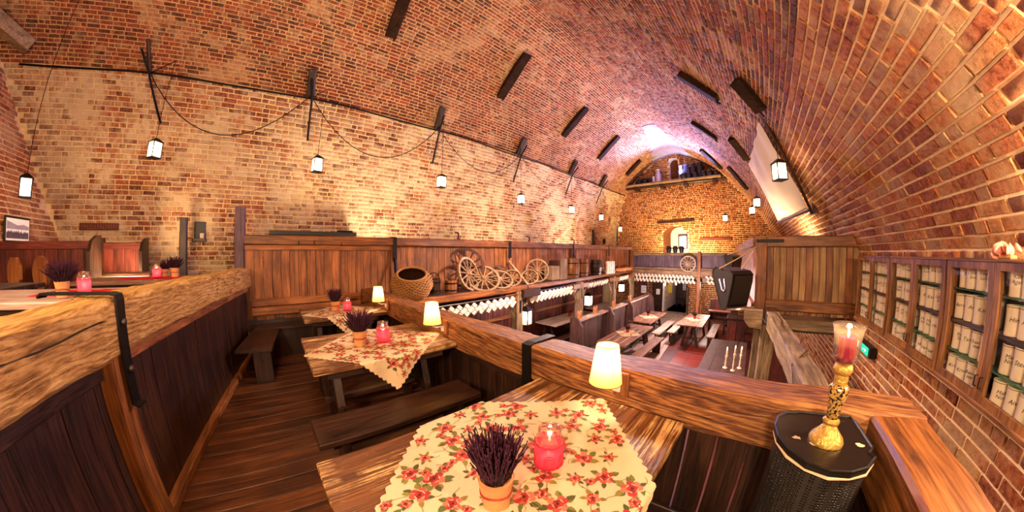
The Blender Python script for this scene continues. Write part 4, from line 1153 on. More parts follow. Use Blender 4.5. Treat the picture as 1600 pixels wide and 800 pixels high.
for ui, (a, b, where) in enumerate(units):
    t = thing('display_cabinet', 'glazed oak wall cabinet of name steins, ' + where, 'cabinet', ((CX0 + CX1) / 2, (a + b) / 2, CZ0))
    mb = MB(); mb.cbox((CX1 - .012, a, CZ0), (CX1, b, CZ1)); build(mb, 'back_panel', M['dark_z'], t)
    for y in (a, b - .022):
        mb = MB(); mb.cbox((CX0 + .02, y, CZ0), (CX1, y + .022, CZ1)); build(mb, 'side_panel', M['cab_z'], t)
    mb = MB(); mb.cbox((CX0 - .005, a - .005, CZ1 - .02), (CX1, b + .005, CZ1)); build(mb, 'top_board', M['cab_y'], t)
    mb = MB(); mb.cbox((CX0 - .012, a - .005, CZ0 - .012), (CX1, b + .005, CZ0 + .018)); build(mb, 'bottom_board', M['cab_y'], t)
    mb = MB(); mb.cbox((CX0 + .025, a + .022, 1.122), (CX1, b - .022, 1.146)); build(mb, 'shelf', M['dark_y'], t)
    for z in (.94, 1.334):
        mb = MB(); mb.box((CX0 + .03, a + .022, z), (CX1, b - .022, z + .008)); build(mb, 'glass_shelf', M['greenglass'], t)
    mid = (a + b) / 2
    for di, (p, q) in enumerate(((a + .002, mid - .002), (mid + .002, b - .002))):
        w = .048; x0, x1 = CX0, CX0 + .024; z0, z1 = CZ0 + .012, CZ1 - .012
        mb = MB(); ring(mb, x0, x1, p, q, z0, z1, w); d = build(mb, 'door', M['cab_z'], t)
        mb = MB(); mb.box((x0 + .010, p + w, z0 + w), (x0 + .013, q - w, z1 - w * .8)); build(mb, 'pane', M['glass'], d)
        y = q - .022 if di == 0 else p + .022
        mb = MB(); mb.tube([(x0 - .004, y, .90), (x0 - .022, y, .90), (x0 - .022, y, .84), (x0 - .004, y, .84)], .004, 5); build(mb, 'latch', M['iron'], d)
        for ri, (z, sc, rn) in enumerate(rows):
            n = 4
            for k in range(n):
                y = p + .045 + (q - p - .09) * (k + .5) / n + rg.uniform(-.006, .006)
                lab = 'cream name stein, %s, %s door, %s' % (rn, 'left' if di else 'right', where)
                s = thing('stein', lab, 'stein', (1.565 + rg.uniform(-.008, .01), y, z + .002), math.radians(225 + rg.uniform(-14, 26)), 'steins on the %s, %s door of %s' % (rn, 'left' if di else 'right', where))
                hs = sc * rg.uniform(.92, 1.0) * (1.06 if ri else 1.0); s.scale = (1.06, 1.06, hs)
                mkobj('body', STB, None, s); mkobj('handle', STH, None, s); mkobj('rim_band', STR, None, s)
                nm = NAMES[rg.randrange(len(NAMES))]
                if ui == 2 and di == 0 and ri == 2: nm = ['Sten', 'Xenia', 'Aivar', 'Hind'][k]
                if ui == 2 and di == 1 and ri == 2: nm = ['Tamla', 'Kadi', 'Arro', 'Arro'][k]
                if ui == 2 and di == 1 and ri == 0: nm = ['Undar\nSoo', 'Kaader-\nmann', 'Kristi', 'Kristi'][k]
                lo = mkobj('lettering', lettering(nm, .030 if '\n' in nm else .034, .0465), None, s); lo.location = (0, 0, .085)

# dried hydrangea on top of the nearest cabinet
t = thing('flower_head', 'dried pink flower head lying on top of the nearest cabinet', 'flower', (1.53, 2.03, CZ1))
rg = random.Random(8)
for k in range(13):
    c = Vector((1.52 + rg.uniform(-.03, .03), 2.03 + rg.uniform(-.085, .085), CZ1 + .025 + rg.uniform(0, .04)))
    mb = MB(); Mx = Matrix.Translation(c) @ Euler((rg.uniform(-1, 1), rg.uniform(-.6, .6) - 1.0, rg.random() * 6)).to_matrix().to_4x4()
    mb.lathe([(0, -.004), (.018, 0), (.032, .012), (.030, .013), (.016, .004), (0, .001)], 8, (0, 0, 0), Mx); build(mb, 'petal', M['rose_leaf'], t, 1)
mb = MB(); mb.cbox((1.50, 1.96, CZ1), (1.545, 2.10, CZ1 + .02)); build(mb, 'stalk_base', M['bark'], t)

# emergency exit sign
t = thing('exit_sign', 'small green emergency exit sign box on the brick wall below the cabinets', 'sign', (1.65, 4.55, .33))
mb = MB(); mb.cbox((1.60, 4.28, .325), (1.69, 4.83, .455)); build(mb, 'housing', M['black'], t)
mb = MB(); mb.box((1.596, 4.34, .340), (1.60, 4.80, .440)); fc = build(mb, 'green_face', M['exit'], t)
mb = MB()                                              # running man, door and arrow
def yz(pts): mb.add([(1.5945, y, z) for y, z in pts], [tuple(range(len(pts)))])
yz([(4.77, .355), (4.77, .425), (4.72, .425), (4.72, .355)])
yz([(4.665, .415), (4.675, .427), (4.66, .435), (4.648, .427), (4.650, .415)])
yz([(4.67, .41), (4.645, .415), (4.625, .385), (4.645, .38)])
yz([(4.65, .385), (4.63, .385), (4.66, .352), (4.675, .358)]); yz([(4.645, .385), (4.628, .39), (4.59, .372), (4.597, .362)]); yz([(4.66, .41), (4.655, .40), (4.69, .385), (4.695, .392)])
yz([(4.54, .395), (4.44, .395), (4.44, .382), (4.54, .382)]); yz([(4.46, .412), (4.41, .3885), (4.46, .365)])
build(mb, 'running_man_symbol', M['exitw'], fc)['kind'] = 'stuff'
# ------------------------------------------------------------------ wheels, tubs and basket on the ledge
M['wheel'] = wood('wheel_ash', '5A4028', 'B8946A', 'x', .7, .4, 1.2, .2)
M['wheeldark'] = wood('wheel_dark', '241008', '5A3018', 'x', .6, .4, 1.2, .2)
M['wheelpale'] = wood('wheel_pale', '8A7458', 'D8C09A', 'x', .7, .4, 1.2, .2)
def wheel(c, r, rot, ns, label, mat='wheel', thick=.045):
    t = thing('wagon_wheel', label, 'wheel', c); t.rotation_euler = rot
    n = 40; mb = MB(); vs = []; fs = []
    for k in range(n):
        a = 2 * PI * k / n
        for rr, y in ((r, -thick / 2), (r, thick / 2), (r * .87, thick / 2), (r * .87, -thick / 2)): vs.append((rr * math.cos(a), y, rr * math.sin(a)))
    for k in range(n):
        l = (k + 1) % n
        for j in range(4): fs.append((k * 4 + j, k * 4 + (j + 1) % 4, l * 4 + (j + 1) % 4, l * 4 + j))
    mb.add(vs, fs); build(mb, 'rim', M[mat], t, 0, True)
    mb = MB(); mb.lathe([(0, -.06), (r * .10, -.06), (r * .16, -.02), (r * .16, .02), (r * .10, .06), (0, .06)], 12, (0, 0, 0), Matrix.Rotation(PI / 2, 4, 'X')); build(mb, 'hub', M[mat], t, 0, True)
    for k in range(ns):
        a = 2 * PI * k / ns
        mb = MB(); mb.tube([(r * .12 * math.cos(a), 0, r * .12 * math.sin(a)), (r * .5 * math.cos(a), 0, r * .5 * math.sin(a)), (r * .9 * math.cos(a), 0, r * .9 * math.sin(a))], .012, 5, [.014 * r / .3, .011 * r / .3, .013 * r / .3]); build(mb, 'spoke', M[mat], t, 0, True)
    return t
D = math.radians
wheel((-5.04, 3.60, 1.23), .43, (D(-5), 0, D(58)), 12, 'big dark wagon wheel leaning on the partition behind the pale wheels', 'wheeldark')
wheel((-4.74, 3.48, 1.12), .36, (D(-16), D(10), D(108)), 12, 'tall pale wagon wheel standing nearest the wicker basket')
wheel((-4.70, 3.84, 1.00), .36, (D(-46), D(12), D(50)), 12, 'pale wagon wheel leaning back in the middle of the wheel row')
wheel((-4.66, 4.28, .95), .30, (D(-54), D(12), D(48)), 10, 'flat-lying grey wagon wheel right of the middle wheel')
wheel((-4.74, 4.74, .95), .23, (D(-36), 0, D(44)), 10, 'small brown wheel just left of the iron tie bar')
wheel((-4.74, 5.38, .94), .22, (D(-36), 0, D(44)), 10, 'small yellowish wheel just right of the iron tie bar')
wheel((-4.85, 5.80, 1.08), .315, (D(-8), 0, D(42)), 12, 'upright pale wagon wheel facing the room at the right end of the row')
wheel((-5.05, 4.62, 1.04), .22, (D(-8), 0, D(60)), 10, 'small dark wheel against the partition', 'wheeldark')
wheel((-2.40, 12.74, 1.10), .33, (D(-4), 0, D(8)), 12, 'pale wagon wheel hung on the far gallery parapet', 'wheelpale', .07)
mb = MB(); mb.tube([(-2.40, 12.70, 1.10), (-2.40, 13.03, 1.12)], .03, 6); build(mb, 'peg', M['iron'], bpy.data.objects['wagon_wheel.008'], 0)
t = thing('tie_bar', 'slanting pale timber bar with iron foot in front of the partition', 'bar', (-4.7, 5.1, .6))
mb = MB(); mb.tube([(-5.08, 4.98, 1.33), (-4.52, 5.16, .70)], .035, 4); build(mb, 'bar', M['grey_z'], t)
mb = MB(); mb.cbox((-4.62, 4.75, .52), (-4.36, 5.35, .70)); build(mb, 'foot_block', M['dark_y'], t)

def coopered(name, c, r, h, label, mat='panel_z', staves=12, open_=True, cat='tub', hoop='iron', flare=.9, handle=False):
    t = thing(name, label, cat, c)
    for k in range(staves):
        a0 = 2 * PI * (k + .03) / staves; a1 = 2 * PI * (k + .97) / staves
        vs = []
        for (rr, z) in ((r * flare, 0), (r * (1.06 if not open_ else .97), h * .5), (r * (1 if open_ else flare), h)):
            for q in (rr, rr - .02):
                for a in (a0, a1): vs.append((c[0] + q * math.cos(a), c[1] + q * math.sin(a), c[2] + z))
        fs = []
        for i in (0, 4): fs += [(i, i + 1, i + 5, i + 4), (i + 2, i + 6, i + 7, i + 3), (i, i + 4, i + 6, i + 2), (i + 1, i + 3, i + 7, i + 5)]
        fs += [(0, 2, 3, 1), (8, 9, 11, 10)]
        mb = MB(); mb.add(vs, fs); build(mb, 'stave', M[mat], t)
    for z, k in ((.18, 0), (.75, 1)):
        mb = MB(); rr = r * (flare + (1 - flare) * z) * (1.04 if not open_ else 1.0) + .004
        mb.shell([(rr, h * z - .014), (rr + .003, h * z + .014)], 24, c); build(mb, 'hoop', M[hoop], t, 1)
    mb = MB(); mb.lathe([(0, 0), (r * flare - .02, 0), (r * flare - .02, .012), (0, .012)], 20, c); build(mb, 'bottom', M[mat], t)
    if not open_:
        mb = MB(); mb.lathe([(0, h - .03), (r * flare - .02, h - .03), (r * flare - .02, h - .02), (0, h - .02)], 20, c); build(mb, 'lid', M[mat], t)
    if handle:
        mb = MB(); mb.tube([(c[0], c[1] + r * math.cos(a * PI / 8), c[2] + h + r * .9 * math.sin(a * PI / 8)) for a in range(9)], .009, 5); build(mb, 'handle', M['iron'], t, 1)
    return t
ZL = .78
coopered('wooden_pail', (-4.85, 2.72, ZL), .13, .27, 'dark wooden pail with a hoop handle right of the wicker basket', 'dark_z', 12, True, 'pail', handle=True)
coopered('wooden_tub', (-4.72, 3.03, ZL), .125, .24, 'light brown wooden tub next to the pale standing wheel', 'panel_z', 12, True, 'tub')
coopered('wooden_barrel', (-4.86, 7.5, ZL), .23, .60, 'golden brown barrel on the ledge in front of the partition', 'rail_z', 14, False, 'barrel')
coopered('wooden_barrel', (-4.92, 8.3, ZL), .17, .58, 'slim brown barrel right of the golden one', 'panel_z', 12, False, 'barrel')
coopered('wooden_barrel', (-4.92, 9.2, ZL), .21, .52, 'dark weathered barrel near the white mug stack', 'dark_z', 12, False, 'barrel')
t = thing('wooden_trough', 'pale wooden trough tipped on its side with a dark inside', 'trough', (-4.85, 6.6, ZL))
mb = MB(); mb.cbox((-5.02, 6.28, ZL), (-4.70, 6.62, ZL + .40), .02); build(mb, 'block', M['grey_z'], t)
mb = MB(); mb.cbox((-4.74, 6.66, ZL), (-4.68, 6.98, ZL + .60)); build(mb, 'side_board', M['grey_z'], t)
mb = MB(); mb.cbox((-5.08, 6.62, ZL + .02), (-4.76, 6.98, ZL + .55)); build(mb, 'dark_box', M['dark_z'], t)
t = thing('yoke_frame', 'old timber frame of crossed bars leaning beyond the barrels', 'tool', (-4.9, 10.3, ZL))
for a, b in (((-4.9, 10.0, ZL), (-4.95, 10.1, ZL + .62)), ((-4.9, 10.5, ZL), (-4.95, 10.35, ZL + .6)), ((-4.86, 9.95, ZL + .05), (-4.86, 10.8, ZL + .28))):
    mb = MB(); mb.tube([a, b], .035, 4); build(mb, 'bar', M['panel_z'], t)
rg = random.Random(2)
for k in range(7):
    y = 11.1 + k * .2
    mb = MB(); mb.tube([(-5.02, y, ZL + .07), (-4.78, y + rg.uniform(-.2, .2), ZL + .07)], .07, 8); tag(build(mb, 'firewood_log', M['bark'], None, 40), 'short split log stacked at the far end of the ledge', 'log', 'logs on the ledge')
# wicker basket
t = thing('wicker_basket', 'big round wicker basket tipped towards the room at the end of the railing', 'basket', (-4.42, 2.06, ZL))
MB_ = T(-4.42, 2.06, ZL + .25) @ Matrix.Rotation(D(34), 4, Vector((.42, .9, 0))) @ RZ(D(65))
def bask(u, v, off=0):                                   # u around, v from pole to pole along the belly
    r = .33 * math.sin(v) ** .75; return Vector((r * math.cos(u) * 1.05 + off * math.cos(u), r * .82 * math.sin(u) + off * math.sin(u), -.26 * math.cos(v) + off * .2))
mb = MB()
for k in range(22):
    v = .18 + (2.48 - .18) * k / 21
    pts = [MB_ @ bask(2 * PI * j / 48, v + .0, .009 * (1 if (j + k) % 2 else -1)) for j in range(44)]
    mb.tube(pts, .0115, 5, None, True)
o = build(mb, 'weave', M['wicker'], t, 1); o['kind'] = 'stuff'
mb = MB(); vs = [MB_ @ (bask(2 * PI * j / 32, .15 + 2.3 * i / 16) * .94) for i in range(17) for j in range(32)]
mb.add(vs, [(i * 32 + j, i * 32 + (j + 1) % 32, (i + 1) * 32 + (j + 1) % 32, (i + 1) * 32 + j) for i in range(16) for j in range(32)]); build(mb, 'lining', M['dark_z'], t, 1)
mb = MB(); mb.tube([MB_ @ bask(2 * PI * j / 40, 2.50, .004) for j in range(40)], .022, 6, None, True); build(mb, 'rim', M['wicker'], t, 1)

# ------------------------------------------------------------------ mugs hanging under the ledge
mb = MB(); mb.lathe([(0, 0), (.038, 0), (.041, .006), (.040, .10), (.041, .15), (.037, .15), (.035, .012), (0, .012)], 14)
MGB = mb.mesh('mug_body'); MGB.polygons.foreach_set('use_smooth', [True] * len(MGB.polygons)); MGB.set_sharp_from_angle(angle=.7); MGB.materials.append(M['mug'])
mb = MB(); mb.tube([(-.039, 0, .125), (-.062, 0, .122), (-.075, 0, .085), (-.064, 0, .045), (-.039, 0, .04)], .007, 5); MGH = mb.mesh('mug_handle'); MGH.materials.append(M['mug'])
mb = MB(); mb.shell([(.0407, .055), (.0407, .066)], 14); MGR = mb.mesh('mug_band'); MGR.materials.append(M['brown'])
mb = MB(); mb.lathe([(0, 0), (.041, 0), (.040, .15), (.036, .15), (.035, .012), (0, .012)], 8); mb.tube([(-.039, 0, .125), (-.07, 0, .11), (-.07, 0, .06), (-.039, 0, .04)], .008, 4)
MGS = mb.mesh('mug_small'); MGS.materials.append(M['mug'])
def hmug(p, rot, label, group, parts, sc=1.15):
    if True:
        t = thing('hanging_mug', label, 'mug', p, 0, group); t.rotation_euler = rot; t.scale = (sc, sc, sc)
        mkobj('body', MGB, None, t); mkobj('handle', MGH, None, t); (parts and mkobj('painted_band', MGR, None, t))
rg = random.Random(9)
y = 1.95; k = 0
while y < 12.7:
    if not (4.55 < y < 5.25 or 7.35 < y < 7.75 or 10.05 < y < 10.4):
        lab, gr = (('white mug hanging in the near row under the ledge, beside the wagon wheels', 'near hanging mugs') if y < 4.6 else
                   (('white mug hanging under the ledge between the two nearer hall posts', 'middle hanging mugs') if y < 7.5 else ('white mug hanging in the far part of the ledge row', 'far hanging mugs')))
        x = lx(y) + .055
        hmug((x + .02, y - .05, .555), (D(140 + rg.uniform(-5, 5)), D(rg.uniform(-6, 6)), D(-20)), lab, gr, y < 4.6, 1.2)
        if y < 7.6: hmug((x + .0, y + .02, .46), (D(140 + rg.uniform(-5, 5)), D(rg.uniform(-6, 6)), D(-20)), lab, gr, y < 4.6, 1.05)
    y += .185 if y < 7.6 else .21; k += 1
t = thing('hook_rail', 'thin rail with hooks under the ledge for the hanging mugs', 'rail', (-4.5, 6, .6))
mb = MB(); mb.tube([(lx(1.75) + .06, 1.75, .60), (lx(12.8) + .06, 12.8, .60)], .015, 5); build(mb, 'bar', M['dark_y'], t)
mb = MB(); y = 1.95
while y < 7.5:
    mb.tube([(lx(y) + .06, y, .60), (lx(y) + .085, y, .585), (lx(y) + .085, y, .55)], .005, 4); y += .185
build(mb, 'hooks', M['iron'], t)['kind'] = 'stuff'
# double row under the end gallery
for k in range(26):
    x = -4.95 + k * .158
    if -2.12 < x < -1.75: continue
    for j, z in enumerate((.60, .42)):
        hmug((x + .05 * j, 12.80, z), (D(90 + 45), D(0), D(70)), 'white mug in the double row hanging under the end gallery', 'mugs under the end gallery', False, 1.2)
# stacked white mugs at the ledge
for k in range(12):
    i, j = k % 4, k // 4
    o = thing('stacked_mug', 'x', 'mug', (-4.66 + .02 * i, 9.55 + i * .13, ZL + .002 + j * .155), k); mkobj('body', MGB, None, o); mkobj('handle', MGH, None, o)
    tag(o, 'white mug in the stack standing on the ledge before the far hall post', 'mug', 'stacked mugs on the ledge')
    o.scale = (1.35, 1.35, 1.0)

# ------------------------------------------------------------------ lanterns
def lantern_proto():
    t = thing('hanging_lantern', 'x', 'lantern', (0, 0, 0)); w, h = .085, .27
    for sx in (-1, 1):
        for sy in (-1, 1):
            mb = MB(); mb.box((sx * w - .008, sy * w - .008, -h / 2), (sx * w + .008, sy * w + .008, h / 2)); build(mb, 'corner_bar', M['iron'], t, 0, True)
    for z in (-h / 2, h / 2):
        mb = MB(M=Matrix(((0, 1, 0, 0), (0, 0, 1, 0), (1, 0, 0, 0), (0, 0, 0, 1)))); ring(mb, z - .008, z + .008, -w - .008, w + .008, -w - .008, w + .008, .016); build(mb, 'frame_ring', M['iron'], t, 0, True)
    mb = MB(); mb.box((-w, -w, -h / 2 - .012), (w, w, -h / 2 - .004)); build(mb, 'base', M['iron'], t, 0, True)
    mb = MB(); q = w + .02
    mb.add([(-q, -q, h / 2 + .004), (q, -q, h / 2 + .004), (q, q, h / 2 + .004), (-q, q, h / 2 + .004), (-.025, -.025, h / 2 + .075), (.025, -.025, h / 2 + .075), (.025, .025, h / 2 + .075), (-.025, .025, h / 2 + .075)], [(0, 1, 5, 4), (1, 2, 6, 5), (2, 3, 7, 6), (3, 0, 4, 7), (4, 5, 6, 7)]); build(mb, 'roof', M['iron'], t, 0, True)
    for k in range(4):
        mb = MB(M=RZ(k * PI / 2)); mb.box((-w + .008, w - .002, -h / 2 + .008), (w - .008, w + .001, h / 2 - .008)); build(mb, 'pane', M['pane'], t, 0, True)
    mb = MB(); mb.lathe([(0, -.11), (.022, -.11), (.022, -.02), (0, -.02)], 10); build(mb, 'candle', M['wax'], t, 40, True)
    mb = MB(); mb.lathe([(0, -.02), (.020, .0), (.026, .03), (.016, .065), (0, .085)], 10); build(mb, 'bulb', M['bulb'], t, 1, True)
    return t
LAN = lantern_proto(); first = [True]
def lantern(p, label, power, ztop, col=WARM, rz=.5, sc=1.0):
    t = LAN if first[0] else dup(LAN); first[0] = False
    for c in list(t.children):
        if c.name.startswith('hanging_rod'): bpy.data.objects.remove(c)
    t.location = p; t.rotation_euler = (0, 0, rz); t['label'] = label; t.scale = (sc, sc, sc)
    mb = MB(); mb.tube([(0, 0, .20), (0, 0, (ztop - p[2]) / sc)], .006, 5); build(mb, 'hanging_rod', M['iron'], t, 0, True)
    point('lantern_light', (p[0], p[1], p[2] - .02), power, col, .06)
lantern((-5.6, -4.12, 2.50), 'lit lantern on a long rod at the left edge, above the framed photograph', 22, 6.12, (1, .80, .62), .6)
lantern((-6.2, -2.30, 3.30), 'lit lantern hanging leftmost on the long brick wall', 42, 5.01, (1, .76, .48), .9)
lantern((-6.2, 0.71, 3.30), 'lit lantern on the long wall above the two table candles', 42, 5.01, (1, .76, .48), .2)
lantern((-6.2, 3.68, 3.34), 'lit lantern on the long wall above the wagon wheels', 42, 5.01, (1, .72, .42), .1)
lantern((-6.2, 6.61, 3.26), 'lit lantern on the long wall above the barrels', 42, 5.01, (1, .72, .42), .3)
lantern((-6.2, 9.55, 3.26), 'bright lantern in the brick bay left of the far end wall', 42, 5.01, (1, .70, .45), .3)
lantern((-6.2, 12.1, 3.20), 'bright lantern in the last brick bay before the end wall', 42, 5.01, (1, .70, .45), .3)
lantern((-6.5, 15.0, 2.86), 'small lantern close to the left corner of the end wall', 26, 5.2, WARM, .3)
lantern((-0.92, 13.6, 3.02), 'small lantern in front of the end wall, right of the lit niche', 30, 5.32, WARM, .3)
lantern((0.54, 5.15, 2.78), 'large lantern hanging before the white canvas', 26, 3.50, WARM, .5, .95)
lantern((0.33, 10.8, 3.18), 'lantern left of the white canvas, the higher of two', 24, 3.84, WARM, .4)
lantern((0.20, 12.9, 3.20), 'lantern left of the white canvas, the lower of two', 24, 4.0, WARM, .4)
lantern((-4.455, 4.92, 0.03), 'glazed lantern hanging on the nearest hall post', 14, .56, WARM, .2, 1.25)
lantern((-5.0, 8.8, -0.12), 'bright lantern under the gallery between two hall posts', 40, .36, (1, .86, .75), .2, 1.3)
point('under_gallery_fill', (-5.9, 6.3, 0.1), 60, (1, .78, .68), .1)  # unseen fill added to brighten the space below the gallery
lantern((-5.0, 11.7, 0.05), 'bright lantern under the gallery in the far left corner', 34, .36, (1, .80, .68), .2, 1.2)
lantern((-3.9, 17.2, -0.2), 'small bright lantern inside the far doorway', 14, 0.1, PINKW, .2, .6)
lantern((-4.15, 15.6, -0.10), 'small bright lantern hanging beside the far doorway', 30, 0.34, (1, .80, .72), .2, .6)

# lantern brackets, tie rod and slung cables on the long wall
tag(build(MB().tube([(-6.635, yy, 4.91 + .02 * math.sin(yy * 1.7)) for yy in np.linspace(-5.6, 16.2, 40)], .022, 5), 'tie_rod', M['iron'], None, 1), 'dark iron tie rod running the length of the brick wall', 'rod')
LY = [-2.30, .71, 3.68, 6.61, 9.55, 12.1]
BY = [-2.88, .42, 3.7, 6.9, 10.1, 12.9]
WHERE = ['leftmost, beside the sloping strut', 'second from the left', 'third from the left', 'fourth from the left', 'fifth from the left', 'nearest the end wall']
for i, yb in enumerate(BY):
    t = thing('lantern_bracket', 'timber and iron lantern bracket on the long wall, ' + WHERE[i], 'bracket', (-6.6, yb, 4.4))
    mb = MB(); hewn(mb, (-6.22, yb - .08, 5.40), (-6.60, yb, 4.93), .17 if i else .07, .14 if i else .07, .008, i, 8); build(mb, 'timber_block', M['dark_z'], t, 40)
    mb = MB(); mb.tube([(-6.12, yb - .08, 5.12), (-6.5, yb + .03, 4.85), (-6.93, yb + .33 if i == 0 else yb + .1, 4.05)], .025, 5); build(mb, 'iron_bar', M['iron'], t, 1)
    mb = MB(); mb.tube([(-6.6, yb, 4.9), (-6.2, LY[i], 5.0)], .012, 4); build(mb, 'hook', M['iron'], t)
for i, (a, b, sag) in enumerate(((BY[0], BY[1], 1.15), (BY[1], BY[2], 1.15), (BY[2], BY[3], .95), (BY[3], BY[4], .8), (BY[4], BY[5], .7))):
    tag(build(MB().tube([(-6.50 + .0 * u, a + (b - a) * u / 16, 4.93 - sag * (1 - (u / 8 - 1) ** 2)) for u in range(17)], .010, 4), 'slung_cable', M['iron'], None, 1), 'thin cable sagging between lantern brackets %s and %s from the left' % (['one', 'two', 'three', 'four', 'five'][i], ['two', 'three', 'four', 'five', 'six'][i]), 'cable')

# cut-off roof timbers in the vault
M['oldtimber'] = wood('old_roof_timber', '140A06', '40281A', 'x', .8, .4, .8, .3, None, .1)
def stub(a, b, w, label):
    t = thing('roof_timber', label, 'timber', tuple((Vector(a) + Vector(b)) / 2))
    mb = MB(); hewn(mb, a, b, w, w * .8, .012, a[1], 10, (.3, 0, 1)); build(mb, 'timber', M['oldtimber'], t, 40)
    d = (Vector(b) - Vector(a)).normalized(); q = Vector((0, w * .35, 0))
    mb = MB(); mb.tube([Vector(a) + q - Vector((0, 0, w * .4)), Vector(b) + q - Vector((0, 0, w * .4))], .02, 4); build(mb, 'edge_strip', M['oldtimber'], t)
LS = [((-4.70, 1.61, 6.74), (-5.44, 1.7, 6.27)), ((-4.44, 5.0, 6.85), (-5.68, 5.18, 6.08)), ((-4.73, 8.46, 6.73), (-5.82, 8.52, 5.95)), ((-4.85, 11.4, 6.67), (-5.93, 11.47, 5.85)), ((-5.1, 14.71, 6.5), (-5.95, 14.75, 5.82))]
for (a, b), o in zip(LS, ('nearest, cut by the frame', 'second from the front', 'third from the front', 'fourth from the front', 'farthest, close to the end wall')): stub(a, b, .25, 'dark roof timber in the left vault slope, ' + o)
RS = [((-0.94, 5.92, 5.28), (-0.28, 5.92, 4.56)), ((-1.37, 9.5, 5.72), (-0.68, 9.47, 5.04)), ((-1.65, 13.0, 5.95), (-0.95, 14.0, 5.32)), ((0.10, 4.45, 4.05), (0.40, 4.76, 3.66)), ((-0.2, 8.0, 4.45), (0.13, 8.55, 4.03)), ((-0.55, 12.3, 4.88), (0.08, 12.9, 4.10))]
for (a, b), o in zip(RS, ('upper row, nearest', 'upper row, second', 'upper row, next to the end wall', 'lower row, above the top of the canvas', 'lower row, left of the canvas', 'lower row, farthest')): stub(a, b, .24, 'dark roof timber in the right vault slope, ' + o)
mb = MB(); hewn(mb, (-5.5, -6.2, 5.55), (-6.45, -5.35, 5.15), .3, .26, .01, 4, 12); tag(build(mb, 'roof_beam', M['grey_y'], None, 40), 'thick brown roof beam in the top left corner', 'beam')

# white canvas on poles under the right vault slope
CA, CB, CC, CDp = Vector((.335, 5.25, 3.66)), Vector((.14, 8.1, 3.76)), Vector((.74, 8.3, 2.32)), Vector((1.14, 6.4, 2.36))
t = thing('canvas_sheet', 'white canvas stretched below the right slope of the vault', 'canvas', tuple((CA + CB + CC + CDp) / 4))
mb = MB(); n = 20; vs = []
for i in range(n + 1):
    for j in range(n + 1):
        u, v = i / n, j / n
        p = (CA * (1 - u) + CB * u) * (1 - v) + (CDp * (1 - u) + CC * u) * v
        e = .10 * math.sin(PI * u) * math.sin(PI * v) + .02 * math.sin(u * 20 + v * 3) * (1 - v) + .012 * mnoise.noise((u * 6, v * 6, 0))
        vs.append(p + Vector((-e, 0, -e * .6)))
mb.add(vs, [(i * (n + 1) + j, (i + 1) * (n + 1) + j, (i + 1) * (n + 1) + j + 1, i * (n + 1) + j + 1) for i in range(n) for j in range(n)]); build(mb, 'sheet', M['canvas'], t, 1)
for a, b in ((CA + Vector((.02, -.12, .12)), CDp + Vector((.05, -.1, -.1))), (CDp + Vector((.02, -.05, -.03)), CC + Vector((0, .1, -.03)))):
    mb = MB(); mb.tube([a, b], .03, 6); build(mb, 'pole', M['dark_z'], t)
# little square niche with a ruddy brick in the right vault
mb = MB(); mb.cbox((1.24, 6.5, 2.28), (1.36, 6.8, 2.58)); tag(build(mb, 'vault_hatch', M['red_z']), 'small dark square hatch in the vault right of the canvas', 'hatch')

# ------------------------------------------------------------------ shelf with churns on the end wall
t = thing('end_shelf', 'long pale shelf high on the end wall carrying churns and pots', 'shelf', (-3.8, 15.9, 5.3))
mb = MB(); mb.cbox((-6.35, 15.60, 5.33), (-1.15, 16.25, 5.42), .01); build(mb, 'board', M['grey_x'], t)
mb = MB(); hewn(mb, (-6.95, 16.0, 5.28), (-.5, 16.0, 5.28), .3, .12, .01, 3, 30); build(mb, 'bearer', M['dark_x'], t, 40)
for x in (-5.8, -4.3, -3.0, -1.5):
    mb = MB(); mb.cbox((x - .10, 15.75, 5.08), (x + .10, 16.28, 5.25)); build(mb, 'bracket', M['dark_y'], t)
def churn(x, r, h, mat, label, kind='milk_churn', z=5.42, y=15.92, g=None):
    t = thing(kind, label, 'pot' if kind != 'milk_churn' else 'churn', (x, y, z), 0, g)
    prof = [(0, 0), (r, 0), (r * 1.03, h * .04), (r, h * .62), (r * .72, h * .80), (r * .70, h * .93), (r * .85, h), (r * .62, h), (0, h * .97)] if kind == 'milk_churn' else [(0, 0), (r * .7, 0), (r, h * .35), (r * .95, h * .75), (r * .8, h * .9), (r * .95, h), (r * .8, h), (r * .75, h * .85), (0, h * .8)]
    mb = MB(); mb.lathe(prof, 16, (x, y, z)); build(mb, 'body', M[mat], t, 40)
    for s in (-1, 1):
        mb = MB(); mb.tube([(x + s * r * .95, y, z + h * .55), (x + s * r * 1.1, y, z + h * .6), (x + s * r * 1.08, y, z + h * .75), (x + s * r * .8, y, z + h * .8)], .018, 5); build(mb, 'handle', M['iron'], t, 1)
churn(-4.50, .19, .74, 'tinwhite', 'silvery tall churn standing alone left of the high niche')
churn(-4.72, .09, .34, 'tinwhite', 'small pale can beside the lone churn', 'shelf_pot', 5.42, 15.75)
churn(-3.22, .13, .78, 'tinwhite', 'pale narrow churn right of the high niche')
churn(-2.92, .20, .80, 'tinblue', 'blue-grey churn, widest of the tall group on the shelf')
churn(-2.56, .17, .82, 'tindark', 'dark violet churn in the middle of the tall group')
churn(-2.18, .18, .84, 'tindark', 'dark churn at the right end of the tall group')
for i, (x, r, h) in enumerate(((-3.06, .18, .27), (-2.78, .14, .30), (-2.44, .14, .24), (-2.0, .14, .28), (-1.70, .17, .28), (-1.38, .14, .28))):
    churn(x, r, h, 'tindark', 'dark cooking pot in the front row of the shelf, number %s from the left' % ('one', 'two', 'three', 'four', 'five', 'six')[i], 'shelf_pot', 5.42, 15.72)
